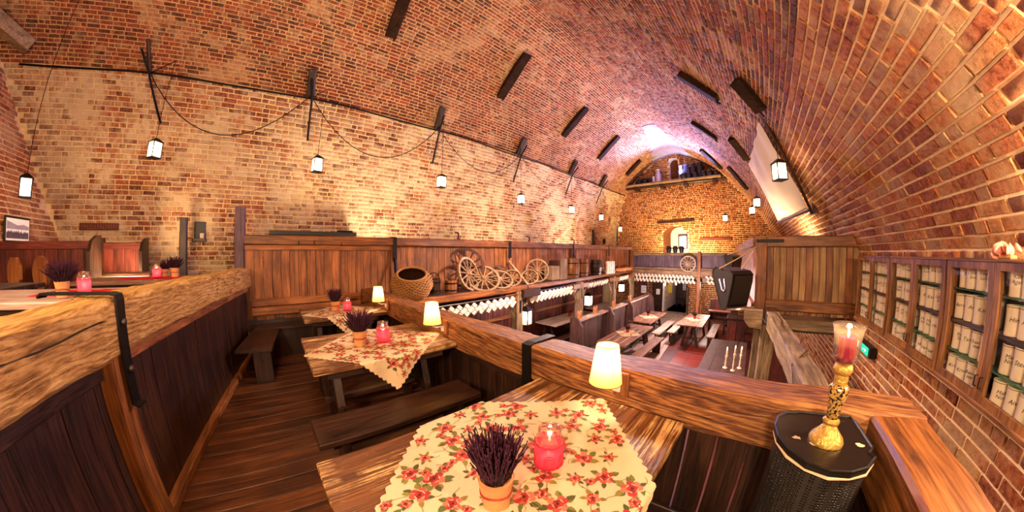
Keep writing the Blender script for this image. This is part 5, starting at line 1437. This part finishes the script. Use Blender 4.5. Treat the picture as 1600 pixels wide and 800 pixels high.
for i, (x, r, h) in enumerate(((-5.65, .2, .26), (-5.3, .19, .3), (-4.95, .15, .28))):
    churn(x, r, h, 'tindark', 'dark pot at the left half of the shelf, %s of three' % ('first', 'second', 'third')[i], 'shelf_pot')
# three pots on the end gallery rail
for i, x in enumerate((-3.30, -3.02, -2.74)):
    churn(x, .105, .30, 'tindark', 'dark jug on the end gallery rail before the lit niche, %s of three' % ('left', 'middle', 'right')[i], 'rail_jug', 1.56, 13.05)
# ------------------------------------------------------------------ hall below
TH = ZF + .79
M['halltop_y'] = wood('hall_table_top', '4A2A20', 'B08468', 'y', .4, .3, .9, .2)
M['pale_y'] = wood('pale_bench', '8A6A5C', 'D8BCAA', 'y', .4, .3, .8, .2)
trestle_table(-3.85, -3.02, 9.75, 11.9, TH, 'hall table beside the booth wall, farther of two', top='halltop_y', base=ZF)
trestle_table(-3.62, -2.80, 6.9, 9.35, TH, 'hall table beside the booth wall, nearer of two', top='halltop_y', base=ZF)
trestle_table(-2.18, -1.32, 10.1, 12.25, TH, 'hall table standing free in front of the doorway', top='halltop_y', base=ZF)
bench(-2.98, -2.68, 9.75, 12.0, ZF + .46, 'pale bench along the farther booth table', ZF, None, 'pale_y')
bench(-2.74, -2.42, 7.3, 9.4, ZF + .46, 'brown bench along the nearer booth table', ZF, None, 'halltop_y')
bench(-2.56, -2.28, 10.2, 12.3, ZF + .46, 'pale bench on the left side of the free-standing hall table', ZF, None, 'pale_y')
bench(-1.2, -0.92, 10.2, 12.3, ZF + .46, 'brown bench on the right side of the free-standing hall table', ZF, None, 'halltop_y')
trestle_table(-6.35, -5.45, 7.5, 10.3, TH, 'pale-topped table under the left gallery seen between the hall posts', top='pale_y', base=ZF)
trestle_table(-6.35, -5.45, 10.9, 12.8, TH, 'far table under the left gallery', top='pale_y', base=ZF)
trestle_table(-6.35, -5.45, 3.3, 6.3, TH, 'pale-topped table under the left gallery, nearest the railing', top='pale_y', base=ZF)
bench(-5.3, -5.0, 6.6, 10.0, ZF + .46, 'long dark bench before the table under the gallery', ZF)
def cloth_square(x, y, z, L, label, mat, dishlab=None, rz=PI / 4):
    t = thing('table_mat', label, 'tablecloth', (x, y, z)); q = L / 2
    mb = MB(M=T(x, y, z) @ RZ(rz)); mb.box((-q, -q, .001), (q, q, .005)); build(mb, 'linen', M[mat], t)
    pv = MB(); cols = []; rg = random.Random(int(x * 100))
    for k in range(26):
        a, b = rg.uniform(-q, q) * .9, rg.uniform(-q, q) * .9; r = .03
        p = [Matrix.Translation((x, y, z)) @ RZ(rz) @ Vector((a + r * math.cos(m), b + r * math.sin(m), .0065)) for m in range(6)]
        pv.add(p, [tuple(range(6))]); cols.append(rg.choice(ROSE[:3] + LEAF[:1]))
    o = build(pv, 'rose_print', M['print'], t); o['kind'] = 'stuff'
    at = o.data.attributes.new('pc', 'FLOAT_COLOR', 'FACE'); at.data.foreach_set('color', [v for c in cols for v in c])
for x, y, lab, pl in ((-3.43, 10.75, 'the farther booth table', 'heather'), (-3.2, 8.1, 'the nearer booth table', 'heather'), (-1.75, 11.2, 'the free-standing hall table', 'leafdark')):
    cloth_square(x, y, TH + .002, .58, 'small rose-printed cloth laid across ' + lab, 'linen')
    heather('potted_heather', (x - .05, y + .1, TH + .008), 'small potted plant on ' + lab, 1.0, 'twine', pl, 40, .9, 5)
cloth_square(-5.85, 8.9, TH + .002, .55, 'small rose-printed cloth on the table under the gallery', 'linen')
heather('potted_heather', (-5.9, 9.0, TH + .008), 'small red potted plant on the table under the gallery', 1.2, 'twine', 'twine', 40, .9, 6)

# booth wall between the hall and the tables under the gallery
t = thing('booth_partition', 'dark boarded booth wall stepping back through the hall', 'partition', (-3.95, 8.6, ZF))
M['booth_z'] = wood('booth_board', '2A1C1E', '6A4A44', 'z', .45, .3, .6, .4)
for k in range(25):
    y = 6.35 + k * .235; h = -.28 if y < 9.8 else -.22
    mb = MB(); mb.cbox((-3.99, y + .004, ZF), (-3.95 + random.uniform(-.004, .004), y + .231, h), .004); build(mb, 'plank', M['booth_z'], t)
for y in (6.3, 8.2, 9.8, 12.2):
    mb = MB(); mb.prism([(-3.6, ZF), (-4.1, ZF), (-4.1, -.16), (-3.98, -.12), (-3.85, -.18), (-3.72, -.36), (-3.68, -.8), (-3.6, -1.2)], y - .03, y + .03, Matrix(((1, 0, 0, 0), (0, 0, 1, 0), (0, 1, 0, 0), (0, 0, 0, 1)))); build(mb, 'end_board', M['booth_z'], t)
mb = MB(); mb.cbox((-4.12, 6.35, -.29), (-3.9, 12.2, -.24)); build(mb, 'cap_rail', M['pale_y'], t)
mb = MB(); mb.cbox((-3.95, 6.4, ZF + .40), (-3.64, 12.1, ZF + .45)); build(mb, 'seat', M['booth_z'], t)
for i, (y, lab) in enumerate(((6.6, 'nearest'), (7.5, 'second'), (8.8, 'third'), (10.2, 'farthest'))):
    c = (-4.02, y, -.24); t = thing('terracotta_pot', 'small orange pot on the booth wall cap, ' + lab, 'pot', c)
    mb = MB(); mb.lathe([(0, 0), (.05, 0), (.075, .11), (.08, .12), (.065, .12), (.05, .02), (0, .02)], 12, c); build(mb, 'pot', M['bark'], t, 40)
    mb = MB()
    for k in range(14):
        a = k * 2.4; mb.tube([(c[0], c[1], c[2] + .08), (c[0] + .06 * math.cos(a), c[1] + .06 * math.sin(a), c[2] + .17 + .03 * (k % 3))], .009, 4)
    build(mb, 'sprigs', M['rose_leaf'], t)['kind'] = 'stuff'

# doorway furniture
t = thing('door_1', None, None, (-4.55, 16.0, ZF)); t['kind'] = 'structure'
for k in range(4):
    mb = MB(); mb.cbox((-4.86 + k * .125, 15.9 + k * .06, ZF), (-4.86 + k * .125 + .12, 15.94 + k * .06, -.05), .004); build(mb, 'plank', M['dark_z'], t)
mb = MB(); mb.box((-4.70, 15.92, -.72), (-4.50, 15.95, -.42)); build(mb, 'notice', M['paper'], t)
mb = MB(); mb.cbox((-4.36, 16.0, ZF), (-4.26, 16.28, -.05)); build(mb, 'jamb', M['plaster'], t)
mb = MB(); mb.cbox((-3.03, 16.0, ZF), (-2.95, 16.28, -.25)); build(mb, 'jamb', M['grey_z'], t)
def sign(name, x0, x1, y, z0, z1, mat, label, bars=0, barmat='ink'):
    t = thing(name, label, 'sign', ((x0 + x1) / 2, y, z0))
    mb = MB(); mb.cbox((x0, y, z0), (x1, y + .015, z1), .003); build(mb, 'sheet', M[mat], t)
    mb = MB()
    for k in range(bars): z = z1 - (z1 - z0) * (k + 1) / (bars + 1); mb.box((x0 + .03, y - .003, z - .01), (x1 - .03 - .04 * (k % 2), y, z + .01))
    if bars: build(mb, 'printed_lines', M[barmat], t)['kind'] = 'stuff'
sign('yellow_sign', -4.2, -3.98, 16.6, -.68, -.2, 'yellow', 'yellow notice just inside the far doorway on the left', 0)
sign('menu_poster', -3.78, -3.58, 18.6, -.75, .02, 'paper', 'tall white poster deep inside the far doorway', 5)
sign('menu_poster', -3.82, -3.62, 18.55, -1.3, -.80, 'yellow', 'tall greenish poster below the white one inside the doorway', 3)
sign('wall_notice', -3.42, -3.15, 18.6, -.35, -.02, 'paper', 'white notice at the right inside the far doorway', 3)
sign('wall_notice', -4.98, -4.72, 14.2, -.45, -.08, 'paper', 'white notice on the board wall left of the far doorway', 3)
mb = MB(); mb.cbox((-5.2, 14.22, ZF), (-4.65, 14.28, .3)); tag(build(mb, 'board_screen', M['red_z']), 'narrow reddish board screen left of the far doorway', 'screen')
for x, lab in ((-4.15, 'left'), (-3.75, 'right')):
    c = (x + .3, 18.2, ZF); t = thing('dark_chair', 'dark chair inside the far doorway, the %s one' % lab, 'chair', c)
    mb = MB(); mb.cbox((c[0] - .2, 18.0, ZF + .42), (c[0] + .2, 18.4, ZF + .46)); build(mb, 'seat', M['dark_y'], t)
    mb = MB(); mb.cbox((c[0] - .2, 18.38, ZF + .46), (c[0] + .2, 18.41, ZF + .95)); build(mb, 'backrest', M['dark_z'], t)
    for sx in (-.17, .17):
        for yy in (18.03, 18.37):
            mb = MB(); mb.cbox((c[0] + sx - .02, yy - .02, ZF), (c[0] + sx + .02, yy + .02, ZF + .42)); build(mb, 'leg', M['dark_z'], t)
# timber post and red brick pier right of the doorway
t = thing('pier_post', 'brown timber post with a sloped foot bracket right of the far doorway', 'post', (-2.25, 15.0, ZF))
mb = MB(); hewn(mb, (-2.28, 15.0, ZF), (-2.28, 15.0, .35), .2, .2, .01, 3, 20); build(mb, 'shaft', M['panel_z'], t, 40)
mb = MB(); mb.cbox((-2.42, 14.8, ZF), (-2.05, 15.0, -.9)); build(mb, 'foot_casing', M['panel_z'], t)
# right side: settle, bench and side table in the hall
t = thing('settle', 'dark settle with a pink runner in the right corner of the hall', 'settle', (-1.0, 13.4, ZF))
for k in range(6):
    mb = MB(); mb.cbox((-1.5 + k * .2, 13.55, ZF + .4), (-1.31 + k * .2, 13.6, -.42), .004); build(mb, 'back_plank', M['red_z'], t)
mb = MB(); mb.cbox((-1.5, 13.0, ZF + .40), (-.3, 13.55, ZF + .45)); build(mb, 'seat', M['dark_x'], t)
mb = MB(); mb.cbox((-1.5, 12.95, ZF + .78), (-.3, 13.35, ZF + .83)); build(mb, 'table_ledge', M['dark_x'], t)
for x in (-1.48, -.36):
    mb = MB(); mb.cbox((x, 13.0, ZF), (x + .06, 13.5, ZF + .78)); build(mb, 'side', M['dark_z'], t)
mb = MB(); mb.box((-1.45, 12.96, ZF + .831), (-.6, 13.3, ZF + .836)); tag(build(mb, 'pink_runner', M['rose_leaf']), 'pink runner lying on the dark ledge in the right corner of the hall', 'runner')
t = thing('sideboard', 'dark narrow sideboard standing below the hung loudspeaker', 'sideboard', (-.3, 11.2, ZF))
mb = MB(); mb.cbox((-.58, 10.9, ZF), (.05, 11.6, ZF + .98)); build(mb, 'body', M['dark_z'], t)
mb = MB(); mb.cbox((-.62, 10.86, ZF + .98), (.08, 11.62, ZF + 1.02)); build(mb, 'top', M['dark_y'], t)
for k in range(2):
    mb = MB(); mb.cbox((-.56 + k * .31, 10.875, ZF + .08), (-.27 + k * .31, 10.9, ZF + .93)); d = build(mb, 'door', M['red_z'], t)
    mb = MB(); mb.lathe([(0, 0), (.012, 0), (.016, .02), (0, .03)], 8, (-.33 + k * .1, 10.875, ZF + .55), Matrix.Rotation(PI / 2, 4, 'X')); build(mb, 'knob', M['bolt'], d, 1)
bench(-.86, -.3, 12.4, 12.8, ZF + .48, 'dark low bench at the foot of the settle', ZF, None, 'dark_x')
# big dark table with candlesticks under the right gallery
trestle_table(-0.80, 0.12, 5.9, 8.35, -.72, 'large dark table under the gallery box with lit candlesticks', top='booth_z', base=ZF)
for i, (x, y, h, lab) in enumerate(((-.28, 6.25, .26, 'left'), (-.12, 6.15, .34, 'middle'), (.0, 6.35, .28, 'right'))):
    c = (x, y, -.718); t = thing('candlestick', 'pale candlestick with a lit candle on the large dark table, %s of three' % lab, 'candlestick', c)
    mb = MB(); mb.lathe([(0, 0), (.05, 0), (.045, .015), (.015, .03), (.02, h * .4), (.012, h * .7), (.03, h), (0, h)], 12, c); build(mb, 'stick', M['stein'], t, 50)
    mb = MB(); mb.lathe([(0, h), (.018, h), (.018, h + .12), (0, h + .12)], 10, c); build(mb, 'candle', M['wax'], t, 50)
    mb = MB(); mb.lathe([(0, h + .12), (.010, h + .135), (.007, h + .155), (0, h + .18)], 8, c); build(mb, 'flame', M['flame'], t, 1)
point('table_candle_light', (-.12, 6.2, -.15), 9, (1.0, .40, .22), .03)
M['purplecloth'] = simple('mauve_cloth', '7A4A5A', .9, 0, .2, 10)
mb = MB(); mb.cbox((-.05, 5.55, ZF + .5), (.45, 5.85, ZF + .86), .06); tag(build(mb, 'cushion', M['purplecloth']), 'mauve cushion beside the large dark table', 'cushion')
t = thing('amplifier', 'dark amplifier box with silver front under the diagonal beam', 'amplifier', (.75, 4.2, ZF))
mb = MB(); mb.cbox((.45, 4.0, ZF + .5), (1.2, 4.5, ZF + .95)); build(mb, 'case', M['black'], t)
mb = MB(); mb.box((.50, 3.99, ZF + .72), (1.15, 4.0, ZF + .88)); build(mb, 'front_panel', M['tinwhite'], t)
for k in range(5):
    mb = MB(); mb.lathe([(0, 0), (.022, 0), (.02, .02), (0, .02)], 8, (.58 + k * .12, 3.99, ZF + .8), Matrix.Rotation(PI / 2, 4, 'X')); build(mb, 'dial', M['black'], t, 1)
mb = MB(); mb.cbox((.45, 4.0, ZF), (1.2, 4.5, ZF + .5)); build(mb, 'stand', M['dark_z'], t)

# hung loudspeakers at the corner of the gallery box
def wedge_speaker(c, sc, yaw, label, handle=True):
    t = thing('stage_monitor', label, 'loudspeaker', c)
    Mx = T(*c) @ RZ(yaw) @ Matrix.Scale(sc, 4)
    prof = [(-.22, .20), (-.21, .27), (-.14, .31), (.14, .27), (.20, .22), (.19, .10), (.10, -.28), (.05, -.31), (-.02, -.27)]
    R2 = Matrix(((1, 0, 0, 0), (0, 0, 1, 0), (0, 1, 0, 0), (0, 0, 0, 1)))
    mb = MB(M=Mx); mb.prism(prof, .025, .46, R2); build(mb, 'cabinet', M['black'], t)
    M['spkside'] = M.get('spkside') or simple('dark_side_panel', '1C1410', .55, 0, .2)
    mb = MB(M=Mx); mb.prism([(x * 1.03, z * 1.03) for x, z in prof], 0, .025, R2); sp = build(mb, 'side_panel', M['spkside'], t)
    mb = MB(M=Mx); mb.tube([(x * 1.03, 0, z * 1.03) for x, z in prof], .012, 5, None, True); build(mb, 'edge_trim', M['bolt'], sp)
    if handle:
        mb = MB(M=Mx); mb.tube([(-.06, -.006, .14), (.0, -.006, -.02), (.05, -.006, -.04), (.07, -.006, .0), (.04, -.006, .15)], .014, 5); build(mb, 'handle', M['tinwhite'], sp, 1)
    mb = MB(M=Mx); mb.prism([(.205, .20), (.225, .20), (.205, .10), (.125, -.24), (.10, -.24), (.19, .10)], .05, .43, R2); build(mb, 'grille', M['grille'], t)
    mb = MB(M=Mx); mb.prism([(.0, -.34), (.10, -.30), (.30, -.26), (.30, -.29)], .1, .4, R2); build(mb, 'pale_flap', M['canvas'], t)
    return t
wedge_speaker((-.37, 4.86, 1.02), 1.0, D(-42), 'black wedge loudspeaker hung by ropes from the gallery box corner, nearer and larger')
wedge_speaker((-.36, 6.1, 1.36), .55, D(-42), 'smaller black loudspeaker hung behind the larger one', False)
for i, (a, b) in enumerate((((-.42, 4.85, 1.32), (.14, 5.2, 1.66)), ((-.1, 5.1, 1.30), (.10, 5.3, 1.60)), ((-.38, 6.1, 1.52), (.08, 6.2, 1.72)))):
    tag(build(MB().tube([a, tuple((Vector(a) + Vector(b)) / 2 - Vector((0, 0, .012))), b], .011, 5), 'rope', M['rope']), 'pale rope holding the hung loudspeakers, %s one' % ('longest front', 'short middle', 'rear')[i], 'rope')
tag(build(MB().tube([(.15, 4.75, .72), (.05, 4.9, .45), (-.05, 5.4, .1), (-.1, 5.9, -.2)], .009, 5), 'chain', M['iron']), 'dark chain hanging from the corbel towards the dark table', 'chain')

# ------------------------------------------------------------------ raised seating left of the hewn parapet
PB = .5; TL = PB + .76
def settle(x, y0, y1, zt, label, front=1, cap=.10):
    t = thing('settle', label, 'settle', (x, (y0 + y1) / 2, PB))
    n = max(4, int((y1 - y0) / .2)); w = (y1 - y0) / n
    for k in range(n):
        mb = MB(); mb.cbox((x - .015, y0 + k * w + .003, PB), (x + .012 + random.uniform(-.003, .003), y0 + (k + 1) * w - .003, zt - .03), .004); build(mb, 'plank', M['red_z'], t)
    mb = MB(); mb.cbox((x - .025, y0, zt - .11), (x + .03, y1, zt)); build(mb, 'top_rail', M['red_y'], t)
    for y in (y0, y1):
        mb = MB(); mb.prism([(x - .05, PB), (x + .42, PB), (x + .42, PB + .45), (x + .30, PB + .62), (x + .28, zt - .15), (x + .2, zt), (x + .06, zt + .07), (x - .05, zt + .08)], y - .025, y + .025, Matrix(((1, 0, 0, 0), (0, 0, 1, 0), (0, 1, 0, 0), (0, 0, 0, 1)))); build(mb, 'end_board', M['dark_z'], t)
    mb = MB(); mb.cbox((x + .01, y0, PB + .41), (x + .40, y1, PB + .45)); build(mb, 'seat', M['red_y'], t)
settle(-5.25, -4.32, -2.68, 1.735, 'wide reddish plank settle at the left edge of the picture')
settle(-6.35, -3.15, -2.36, 1.745, 'narrower reddish settle behind the wide one, against the brick wall')
trestle_table(-3.35, -2.42, -2.75, -1.32, TL, 'pale-topped table just over the hewn parapet with a red runner', top='pale_y', base=PB)
trestle_table(-4.20, -3.45, -4.1, -2.80, TL, 'dark table in front of the wide settle with chairs behind it', top='dark_y', base=PB)
trestle_table(-4.95, -4.15, -2.50, -1.10, TL, 'brown table near the parapet carrying a candle jar and two plants', top='halltop_y', base=PB)
trestle_table(-5.88, -5.36, -3.0, -1.95, TL + .02, 'brown table in front of the narrower settle', top='halltop_y', base=PB)
def runner(x0, x1, y0, y1, z, label):
    mb = MB(); n = 12; vs = []
    for i in range(n + 1):
        for x in (x0, x1): vs.append((x, y0 + (y1 - y0) * i / n, z + .004 + .003 * math.sin(i * 2.1 + x)))
    m2 = [(v[0], v[1], v[2] - .003) for v in vs]; N = len(vs)
    fs = [(2 * i, 2 * i + 1, 2 * i + 3, 2 * i + 2) for i in range(n)]
    mb.add(vs + m2, fs + [tuple(N + q for q in f[::-1]) for f in fs] + [(2 * i + k, 2 * i + 2 + k, N + 2 * i + 2 + k, N + 2 * i + k) for i in range(n) for k in (0, 1)]); tag(build(mb, 'red_runner', M['redcloth']), label, 'runner')
runner(-3.15, -2.75, -2.0, -1.32, TL + .002, 'bright red runner on the pale table over the parapet')
runner(-4.75, -4.35, -2.0, -1.15, TL + .002, 'bright red runner on the table with the candle jar and plants')
runner(-4.0, -3.65, -4.05, -3.3, TL + .002, 'bright red runner on the dark table before the wide settle')
heather('potted_heather', (-2.62, -1.62, TL + .004), 'dark heather in a red patterned pot on the pale table over the parapet', 1.0, 'bark', seed=11, lean=.8)
candle_jar((-2.80, -1.55, TL + .009), 'warm glowing red jar on the pale table over the parapet', 1.05, True, 1.5)
heather('potted_heather', (-4.55, -1.33, TL + .008), 'small dark plant on the table with two plants, right one', 1.0, 'bark', seed=12, n=80, lean=.8)
heather('potted_heather', (-4.75, -1.52, TL + .004), 'small dark plant on the table with two plants, left one', .85, 'bark', seed=13, n=60, lean=.8)
candle_jar((-4.42, -1.52, TL + .008), 'warm glowing red jar on the table with two plants', 1.05, True, 1.5)
# two carved chairs
def carved_chair(x, y, shape, label):
    t = thing('carved_chair', label, 'chair', (x, y, PB))
    n = 8 if shape == 'octagon' else 22; r = .2
    pts = [(r * math.cos(2 * PI * (k + .5) / n), .22 + r * math.sin(2 * PI * (k + .5) / n)) for k in range(n)]
    Mx = T(x, y, PB + .62) @ RZ(PI / 2 - .5) @ Matrix(((1, 0, 0, 0), (0, 0, 1, 0), (0, 1, 0, 0), (0, 0, 0, 1)))
    mb = MB(M=Mx); mb.prism(pts, -.02, .02); build(mb, 'backrest', M['panel_z'], t)
    mb = MB(M=Mx); mb.prism([(.05 * math.cos(a), .22 + .05 * math.sin(a)) for a in [k * PI / 3 for k in range(6)]], .021, .026); build(mb, 'cutout', M['black'], t)
    mb = MB(M=Mx); mb.prism([(-.06, -.25), (.06, -.25), (.05, .05), (-.05, .05)], -.018, .018); build(mb, 'back_post', M['panel_z'], t)
    mb = MB(); mb.cbox((x - .02, y - .2, PB + .42), (x + .38, y + .2, PB + .46)); build(mb, 'seat', M['panel_y'], t)
    for sx in (.02, .34):
        for sy in (-.15, .15):
            mb = MB(); mb.tube([(x + sx, y + sy, PB + .42), (x + sx * 1.1, y + sy * 1.15, PB)], .02, 6); build(mb, 'leg', M['panel_z'], t)
carved_chair(-4.75, -3.62, 'octagon', 'carved wooden chair with an octagonal back before the wide settle')
carved_chair(-4.65, -3.16, 'round', 'carved wooden chair with a round back before the wide settle')
# posts
mb = MB(); hewn(mb, (-6.95, -1.86, PB), (-6.95, -1.86, 2.24), .14, .12, .006, 1, 20); tag(build(mb, 'timber_post', M['dark_z'], None, 40), 'slim black timber post standing against the brick wall', 'post')
mb = MB(); hewn(mb, (-5.42, -.58, PB), (-5.42, -.58, 2.28), .16, .16, .008, 2, 20); M['violetpost'] = wood('violet_post', '2A1C24', '7A5A6A', 'z', .55, .4, .8, .1); tag(build(mb, 'timber_post', M['violetpost'], None, 40), 'violet-brown timber post where parapet and partition meet', 'post')
# wall niche with candle
t = thing('candle_niche', 'dark little niche in the brick wall holding a candle', 'niche', (-7.3, -1.6, 1.8))
mb = MB(); mb.cbox((-7.36, -1.74, 1.86), (-7.325, -1.50, 2.2), .01); build(mb, 'recess_shade', M['black'], t)  # flat black plate; the niche's inner shade is put into its colour
mb = MB(); mb.cbox((-7.34, -1.76, 1.80), (-7.2, -1.48, 1.86)); build(mb, 'sill', M['dark_y'], t)
mb = MB(); mb.lathe([(0, 0), (.045, 0), (.045, .10), (0, .10)], 12, (-7.26, -1.56, 1.86)); build(mb, 'candle', M['wax'], t, 50)
# framed photograph on the near end wall
t = thing('framed_photograph', 'framed old group photograph on the brick wall at the left edge', 'picture', (-6.05, -4.55, 1.75))
def nyy(z): return float(near_y(np.array(z)))
mb = MB(); mb.cbox((-6.38, -4.58, 1.74), (-5.74, -4.55, 2.13)); build(mb, 'frame', M['black'], t)
mb = MB(); mb.box((-6.35, -4.55, 1.77), (-5.77, -4.546, 2.10)); build(mb, 'print', M['paper'], t)
M['photogrey'] = simple('photo_grey', '9A8C9A', .7, 0, .3, 6); M['photodark'] = simple('photo_dark', '4A3A48', .7, 0, .4, 30)
mb = MB(); mb.add([(x, -4.5445, z) for x, z in ((-6.34, 1.94), (-6.34, 1.99), (-6.2, 2.02), (-6.05, 2.0), (-5.78, 2.06), (-5.78, 1.94))], [tuple(range(6))]); build(mb, 'pictured_sky', M['photogrey'], t)
mb = MB(); rg = random.Random(3)
for k in range(22):
    x = -6.32 + k * .0255; h = rg.uniform(.03, .06)
    mb.add([(x + dx, -4.544, z) for dx, z in ((-.011, 1.80), (.011, 1.80), (.012, 1.84 + h), (.005, 1.865 + h), (-.005, 1.865 + h), (-.012, 1.84 + h))], [tuple(range(6))])
build(mb, 'pictured_people', M['photodark'], t)['kind'] = 'stuff'
# carved wooden plaque on the wall
t = thing('wall_plaque', 'long reddish plaque with carved letters on the pale brick wall', 'plaque', (-7.3, -3.73, 2.0))
mb = MB(); mb.cbox((-7.345, -4.14, 2.01), (-7.30, -3.31, 2.145), .008); build(mb, 'board', M['red_y'], t)
mb = MB()
for k in range(13):
    y = -4.07 + k * .055; mb.box((-7.30, y, 2.04), (-7.292, y + .012, 2.115)); mb.box((-7.30, y, 2.095 - .03 * (k % 3)), (-7.292, y + .035, 2.107 - .03 * (k % 3)))
build(mb, 'carved_relief', M['panel_y'], t)['kind'] = 'stuff'
# low timber shelf behind the partition, wall brackets
t = thing('gallery_sideboard', 'dark long case standing behind the partition against the brick wall', 'case', (-6.95, .85, PB))
mb = MB(); mb.cbox((-7.2, -.1, PB), (-6.85, 1.72, 1.93)); build(mb, 'body', M['black'], t)
mb = MB(); mb.cbox((-7.22, -.14, 1.93), (-6.82, 1.76, 2.02)); build(mb, 'top', M['black'], t)
mb = MB(); mb.cbox((-7.1, 1.35, 2.02), (-6.95, 1.7, 2.07)); build(mb, 'tray', M['iron'], t)
for y, lab in ((4.88, 'nearest'), (8.1, 'middle'), (11.25, 'farthest')):
    t = thing('wall_candle_bracket', 'small dark iron candle bracket on the brick wall above the partition, ' + lab, 'bracket', (-7.25, y, 2.0))
    mb = MB(); mb.tube([(-7.34, y, 2.18), (-7.2, y, 2.16), (-7.15, y, 2.05), (-7.2, y, 1.98)], .022, 5); build(mb, 'arm', M['iron'], t, 1)
    mb = MB(); mb.lathe([(0, 0), (.05, .0), (.055, .02), (0, .02)], 10, (-7.18, y, 1.97)); build(mb, 'dish', M['iron'], t)
    mb = MB(); mb.lathe([(0, 0), (.03, 0), (.03, .07), (0, .07)], 10, (-7.18, y, 1.99)); build(mb, 'red_candle', M['redcloth'], t, 50)
mb = MB(); hewn(mb, (-7.25, 13.3, PB), (-7.25, 13.3, 2.75), .2, .14, .008, 4, 12); tag(build(mb, 'timber_post', M['dark_z'], None, 40), 'dark timber post against the brick wall near the far corner', 'post')
mb = MB(); mb.lathe([(0, 0), (.14, 0), (.15, .03), (.05, .06), (0, .06)], 16, (-7.33, 14.6, 2.2), Matrix.Rotation(PI / 2, 4, 'Y')); tag(build(mb, 'iron_boss', M['iron'], None, 40), 'round dark iron boss on the brick wall near the far corner', 'boss')
